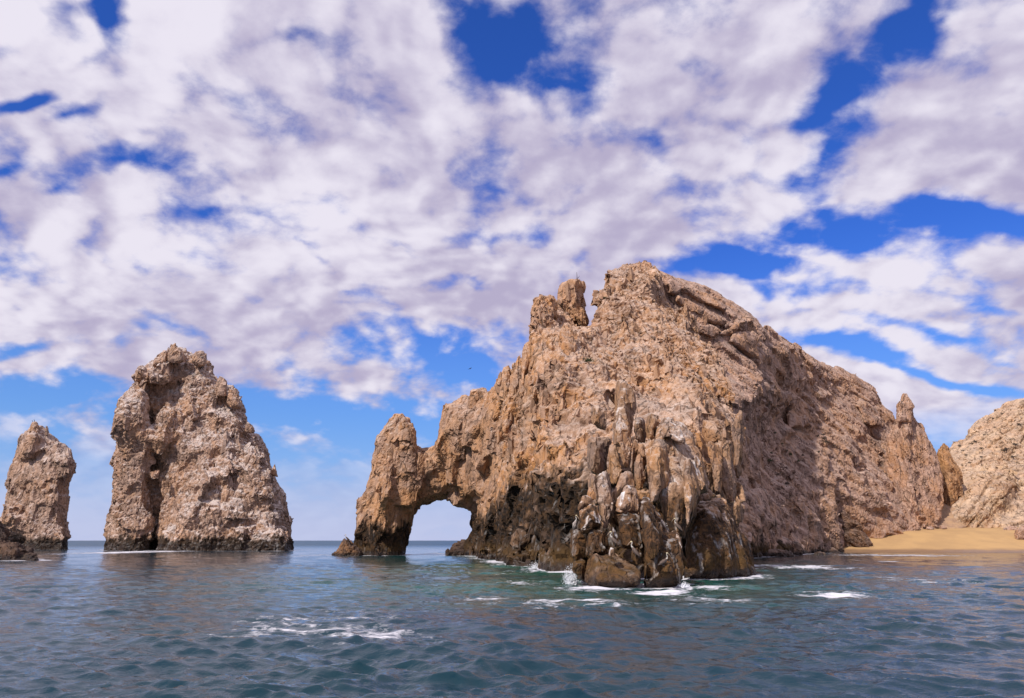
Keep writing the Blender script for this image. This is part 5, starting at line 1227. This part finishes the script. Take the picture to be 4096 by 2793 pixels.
def perch(px, py, r=5.0, top=False):
    """surface point of the rocks seen at (or just below) a photograph pixel"""
    for k in range(12):
        m = np.nonzero((np.abs(RPX - px) < r) & (np.abs(RPY - py) < r))[0]
        if len(m): return RV[m[np.argmin(RV[m, 1])]]
        if k % 2: r *= 1.5
        py += 4
    return None


def tube(path, radii, sides=8):
    """lofted closed tube; radii = (across, up)"""
    bm = bmesh.new(); rings = []
    P = [Vector(p) for p in path]
    for i, p in enumerate(P):
        t = (P[min(i + 1, len(P) - 1)] - P[max(i - 1, 0)]).normalized()
        sx = t.cross(Vector((0, 0, 1)) if abs(t.z) < 0.95 else Vector((0, 1, 0))).normalized(); sz = sx.cross(t).normalized()
        ra, rb = radii[i] if isinstance(radii[i], tuple) else (radii[i], radii[i])
        rings.append([bm.verts.new(p + sx * math.cos(a) * ra + sz * math.sin(a) * rb) for a in [2 * math.pi * k / sides for k in range(sides)]])
    for a, b in zip(rings, rings[1:]):
        for i in range(sides):
            bm.faces.new((a[i], a[(i + 1) % sides], b[(i + 1) % sides], b[i]))
    bm.faces.new(list(reversed(rings[0]))); bm.faces.new(rings[-1])
    bmesh.ops.recalc_face_normals(bm, faces=bm.faces)
    me = bpy.data.meshes.new('bird'); bm.to_mesh(me); bm.free()
    me.polygons.foreach_set('use_smooth', [True] * len(me.polygons))
    return me


M_PBODY = plain('pelican_brown_feathers', (0.17, 0.12, 0.10), 0.8, (0.10, 0.075, 0.065), 14)
M_PLIGHT = plain('pelican_pale_feathers', (0.42, 0.36, 0.33), 0.8, (0.30, 0.25, 0.23), 14)
M_PHEAD = plain('pelican_yellow_head', (0.62, 0.48, 0.22), 0.8, (0.66, 0.60, 0.45), 10)
M_PNECK = plain('pelican_white_neck', (0.60, 0.56, 0.52), 0.8, (0.45, 0.40, 0.36), 10)
M_PBILL = plain('pelican_bill', (0.34, 0.24, 0.17), 0.5, (0.22, 0.16, 0.12), 10)
M_PLEG = plain('pelican_leg', (0.06, 0.05, 0.05), 0.6)
M_BLACK = plain('black_feathers', (0.025, 0.022, 0.024), 0.7)


def pelican(label, foot, heading, tilt=0.5, scale=1.0, feathers=M_PBODY, dark=False):
    """standing pelican facing +X before turning; parts: body, neck, head, bill, wings, legs"""
    t = thing('pelican', label, 'pelican', tuple(foot), 'pelicans on the rocks' if not dark else 'sea birds on the stacks')
    up = tilt
    def P(x, z, y=0.0): return (x, y, z)
    c0, s0 = math.cos(up), math.sin(up)
    def along(a, b, y=0.0): return (a * c0 - b * s0, y, 0.36 + a * s0 + b * c0)
    parts = []
    hd = M_BLACK if dark else M_PHEAD; nk = M_BLACK if dark else M_PNECK; bl = M_BLACK if dark else M_PBILL
    parts.append(('body', tube([along(-0.50, -0.02), along(-0.38, -0.01), along(-0.22, 0), along(0, 0), along(0.18, 0.02), along(0.30, 0.05), along(0.36, 0.07)], [(.02, .01), (.07, .04), (.12, .10), (.15, .145), (.135, .13), (.09, .09), (.04, .04)], 10), feathers))
    b = Vector(along(0.28, 0.06))
    parts.append(('neck', tube([b, b + Vector((.10, 0, .10)), b + Vector((.12, 0, .22)), b + Vector((.06, 0, .33)), b + Vector((.08, 0, .40)), b + Vector((.13, 0, .42))], [.075, .055, .042, .038, .04, .035], 8), nk))
    h = b + Vector((.10, 0, .42))
    parts.append(('head', tube([h + Vector((-.06, 0, .005)), h + Vector((-.03, 0, .02)), h + Vector((.02, 0, .02)), h + Vector((.07, 0, .0)), h + Vector((.10, 0, -.015))], [.02, .046, .052, .038, .018], 8), hd))
    parts.append(('bill', tube([h + Vector((.07, 0, .0)), h + Vector((.16, 0, -.07)), h + Vector((.26, 0, -.19)), h + Vector((.33, 0, -.28))], [(.022, .026), (.022, .034), (.016, .026), (.006, .006)], 6), bl))
    for sgn in (-1, 1):
        parts.append(('wing', tube([along(0.22, 0.05, sgn * .10), along(0.08, 0.05, sgn * .145), along(-0.15, 0.04, sgn * .13), along(-0.36, 0.02, sgn * .07), along(-0.52, 0, sgn * .02)], [(.02, .05), (.03, .10), (.03, .09), (.02, .05), (.006, .01)], 8), feathers))
        parts.append(('leg', tube([(-.02, sgn * .06, 0.30), (-.03, sgn * .065, 0.15), (-.01, sgn * .07, 0.015), (.08, sgn * .075, 0.008)], [.025, .014, .014, (.03, .008)], 6), M_PLEG))
    R = Matrix.Rotation(heading, 4, 'Z') @ Matrix.Scale(scale, 4)
    for nme, me, mt_ in parts:
        o = obj(nme, me, mt_); o.parent = t; o.matrix_basis = R
    return t


A = math.pi
for label, px, py, hd_, tl, ft in [
        ('pale pelican standing upright on the leftmost dark ledge of the front rock', 2296, 2113, -0.9, 1.15, M_PLIGHT),
        ('yellow headed pelican facing left below the guano streaked slabs', 2455, 2186, A - 0.35, 0.75, M_PBODY),
        ('yellow headed pelican facing left in the middle of the front rock', 2540, 2222, A - 0.3, 0.85, M_PBODY),
        ('pelican on the high ledge above the white splashed knob', 2712, 2122, A - 0.4, 0.8, M_PBODY),
        ('lowest brown pelican with yellow head facing right, under the white splashed knob', 2650, 2264, 0.3, 0.45, M_PBODY)]:
    f = perch(px, py)
    pelican(label, (f[0], f[1] - 0.05, f[2] - 0.02), hd_, tl, 1.0, ft)
f = perch(1388, 2158, 4)
pelican('lone pelican perched on the dark wedge beside the arch tower', f, A + 0.2, 0.6, 1.25, M_PBODY)
for label, px, py in [('dark sea bird on the left tip of the narrow stack', 129, 1683), ('dark sea bird on the right tip of the narrow stack', 142, 1684), ('dark sea bird on the right shoulder of the narrow stack', 240, 1775),
                      ('dark sea bird on the topmost point of the large cleft stack', 703, 1366)]:
    f = perch(px, py, 6)
    if f is not None: pelican(label, f, random.uniform(0, 6), 0.9, 1.0, M_BLACK, dark=True)

# flying bird
fb = pix(1881, 1475, 160.0)
t = thing('flying_bird', 'small dark seabird gliding in the sky left of the peak', 'bird', tuple(fb)); t.scale = (0.6, 0.6, 0.6)
o = obj('body', tube([(-.42, 0, 0), (-.2, 0, .0), (0, 0, 0), (.2, 0, .01), (.32, 0, 0), (.42, 0, -.02)], [.02, .06, .085, .07, .045, .01]), M_BLACK); o.parent = t; o.rotation_euler = (0.5, 0.1, -0.7)
for sgn in (-1, 1):
    o = obj('wing', tube([(.05, sgn * .04, .02), (.12, sgn * .35, .12), (.02, sgn * .65, .1), (-.2, sgn * 1.0, .02)], [(.03, .14), (.025, .12), (.018, .08), (.004, .01)]), M_BLACK); o.parent = t; o.rotation_euler = (0.5, 0.1, -0.7)

# ------------------------------------------------------------------ shrubs on the slopes
M_LEAF = plain('shrub_leaves', (0.065, 0.085, 0.03), 0.8, (0.035, 0.05, 0.02), 3)
M_DRY = plain('dry_shrub_twigs', (0.075, 0.055, 0.045), 0.9, (0.05, 0.04, 0.03), 3)


def shrub_mesh(seed, mat):
    rnd = random.Random(seed); V, Fq = [], []
    for k in range(170):
        d = Vector((rnd.gauss(0, 1), rnd.gauss(0, 1), rnd.gauss(0, 1))).normalized() * rnd.uniform(.35, 1) ** .6
        p = Vector((d.x * .8, d.y * .8, abs(d.z) * .65 + .05)) * (0.8 + 0.3 * math.sin(3 * d.x + 5 * d.y))
        a = Vector((rnd.gauss(0, 1), rnd.gauss(0, 1), rnd.gauss(0, 1))).normalized(); b = a.cross(d).normalized()
        s1, s2 = rnd.uniform(.08, .17), rnd.uniform(.04, .08)
        i = len(V); V += [p - a * s1, p + b * s2, p + a * s1, p - b * s2]; Fq.append((i, i + 1, i + 2, i + 3))
    me = bpy.data.meshes.new('foliage'); me.from_pydata([tuple(v) for v in V], [], Fq); me.materials.append(mat)
    return me


leafs = [shrub_mesh(k, M_LEAF) for k in range(3)]; drys = [shrub_mesh(10 + k, M_DRY) for k in range(3)]
stem_me = tube([(0, 0, -.4), (0.02, 0, 0), (.05, .03, .3)], [.06, .05, .02], 5); stem_me.materials.append(M_DRY)


def shrub(label, group, px, py, s, kind):
    f = perch(px, py, 7)
    if f is None: return
    t = thing('shrub', label, 'shrub', tuple(f), group); t.scale = (s, s, s * .8); t.rotation_euler[2] = px
    for nme, me in (('foliage', (leafs if kind else drys)[int(px) % 3]), ('stem', stem_me)):
        o = bpy.data.objects.new(nme, me); COL.objects.link(o); o.parent = t


for x, y, s in [(395, 810, .9), (420, 825, 1.1), (290, 870, 1.2), (300, 805, .7), (325, 680, .8), (470, 870, .9), (370, 750, .7)]:
    shrub('small green shrub among the scree in the gully of the mountainside', 'green shrubs in the scree gully', *Z5([(x, y)])[0], s * 1.2, 1)
for x, y, s in [(590, 700, 1), (640, 715, 1.3), (655, 740, 1.3), (600, 800, 1), (690, 770, .9), (500, 820, 1), (345, 940, 1.1), (400, 1000, 1.2), (620, 690, 1)]:
    shrub('dark dry shrub on the middle of the pinkish mountainside', 'dry shrubs on the mountainside', *Z5([(x, y)])[0], s * 1.1, 0)
for x, y, s in [(1765, 790, 2.0), (1780, 785, 1.6), (1590, 735, 1.6), (1555, 745, 1.4), (1620, 780, 1.2), (1500, 790, 1.1), (1520, 820, 1), (1480, 760, 1.2), (1840, 750, 1.7), (1870, 625, 1.5), (1750, 555, 1.3), (1690, 585, 1.1), (1545, 870, 1), (1640, 690, .9), (1700, 640, 1), (1830, 830, 1.5), (1620, 830, 1)]:
    shrub('dark shrub dotting the cream hill behind the beach', 'dark shrubs on the cream hill', *Z5([(x, y)])[0], s, 0)
shrub('green shrub growing in the shadowed cleft of the headland cliff', None, *Z3([(865, 935)])[0], 1.3, 1)
shrub('lone green tuft on the ledge of the cliff below the notch', None, *Z3([(1000, 400)])[0], 0.7, 1)
f = perch(*Z3([(745, 238)])[0], 6)
if f is not None:
    t = thing('dry_stalk', 'thin dark dry stalk standing on top of the flat spire', 'stalk', tuple(f))
    o = obj('stem', tube([(0, 0, -.4), (.02, 0, .8), (-.03, 0, 1.7)], [.07, .06, .04], 6), M_DRY); o.parent = t
    o = obj('side_branch', tube([(0.02, 0, .2), (.35, 0, .45), (.6, 0, .9)], [.06, .06, .03], 6), M_DRY); o.parent = t

# ------------------------------------------------------------------ spray where a wave breaks on the rock
M_SPRAY = plain('white_spray', (0.85, 0.86, 0.90), 0.6, (0.8, 0.82, 0.88), 5)


def spray(label, px, py, hgt, wid, n, seed):
    c = on_water(px, py); rnd = random.Random(seed); V, Fc = [], []
    for k in range(n):
        a = rnd.gauss(0, 1) * 0.55; q = rnd.random() ** 1.8
        p = Vector((math.sin(a) * wid * (0.35 + q), rnd.gauss(0, .25) * wid, q * hgt * abs(math.cos(a)) * rnd.uniform(.6, 1.1)))
        s = rnd.uniform(.012, .045) * (1.5 - q)
        i = len(V)
        V += [p + Vector(v) * s for v in ((1, 0, 0), (-1, 0, 0), (0, 1, 0), (0, -1, 0), (0, 0, 1.3), (0, 0, -1.3))]
        Fc += [(i + a_, i + b_, i + c_) for a_, b_, c_ in ((0, 2, 4), (2, 1, 4), (1, 3, 4), (3, 0, 4), (2, 0, 5), (1, 2, 5), (3, 1, 5), (0, 3, 5))]
    me = bpy.data.meshes.new('spray'); me.from_pydata([tuple(v) for v in V], [], Fc)
    o = obj('spray', me, M_SPRAY); o.location = tuple(c); o['kind'] = 'stuff'; o['label'] = label; o['category'] = 'spray'


spray('burst of white spray at the left foot of the front rock', 2288, 2338, 1.5, 0.75, 1500, 1)
spray('small white trickle of foam under the white splashed knob', 2735, 2350, 0.45, 0.5, 350, 2)
spray('low splash at the foot of the dark cave wall', 2140, 2272, 0.9, 0.8, 350, 3)
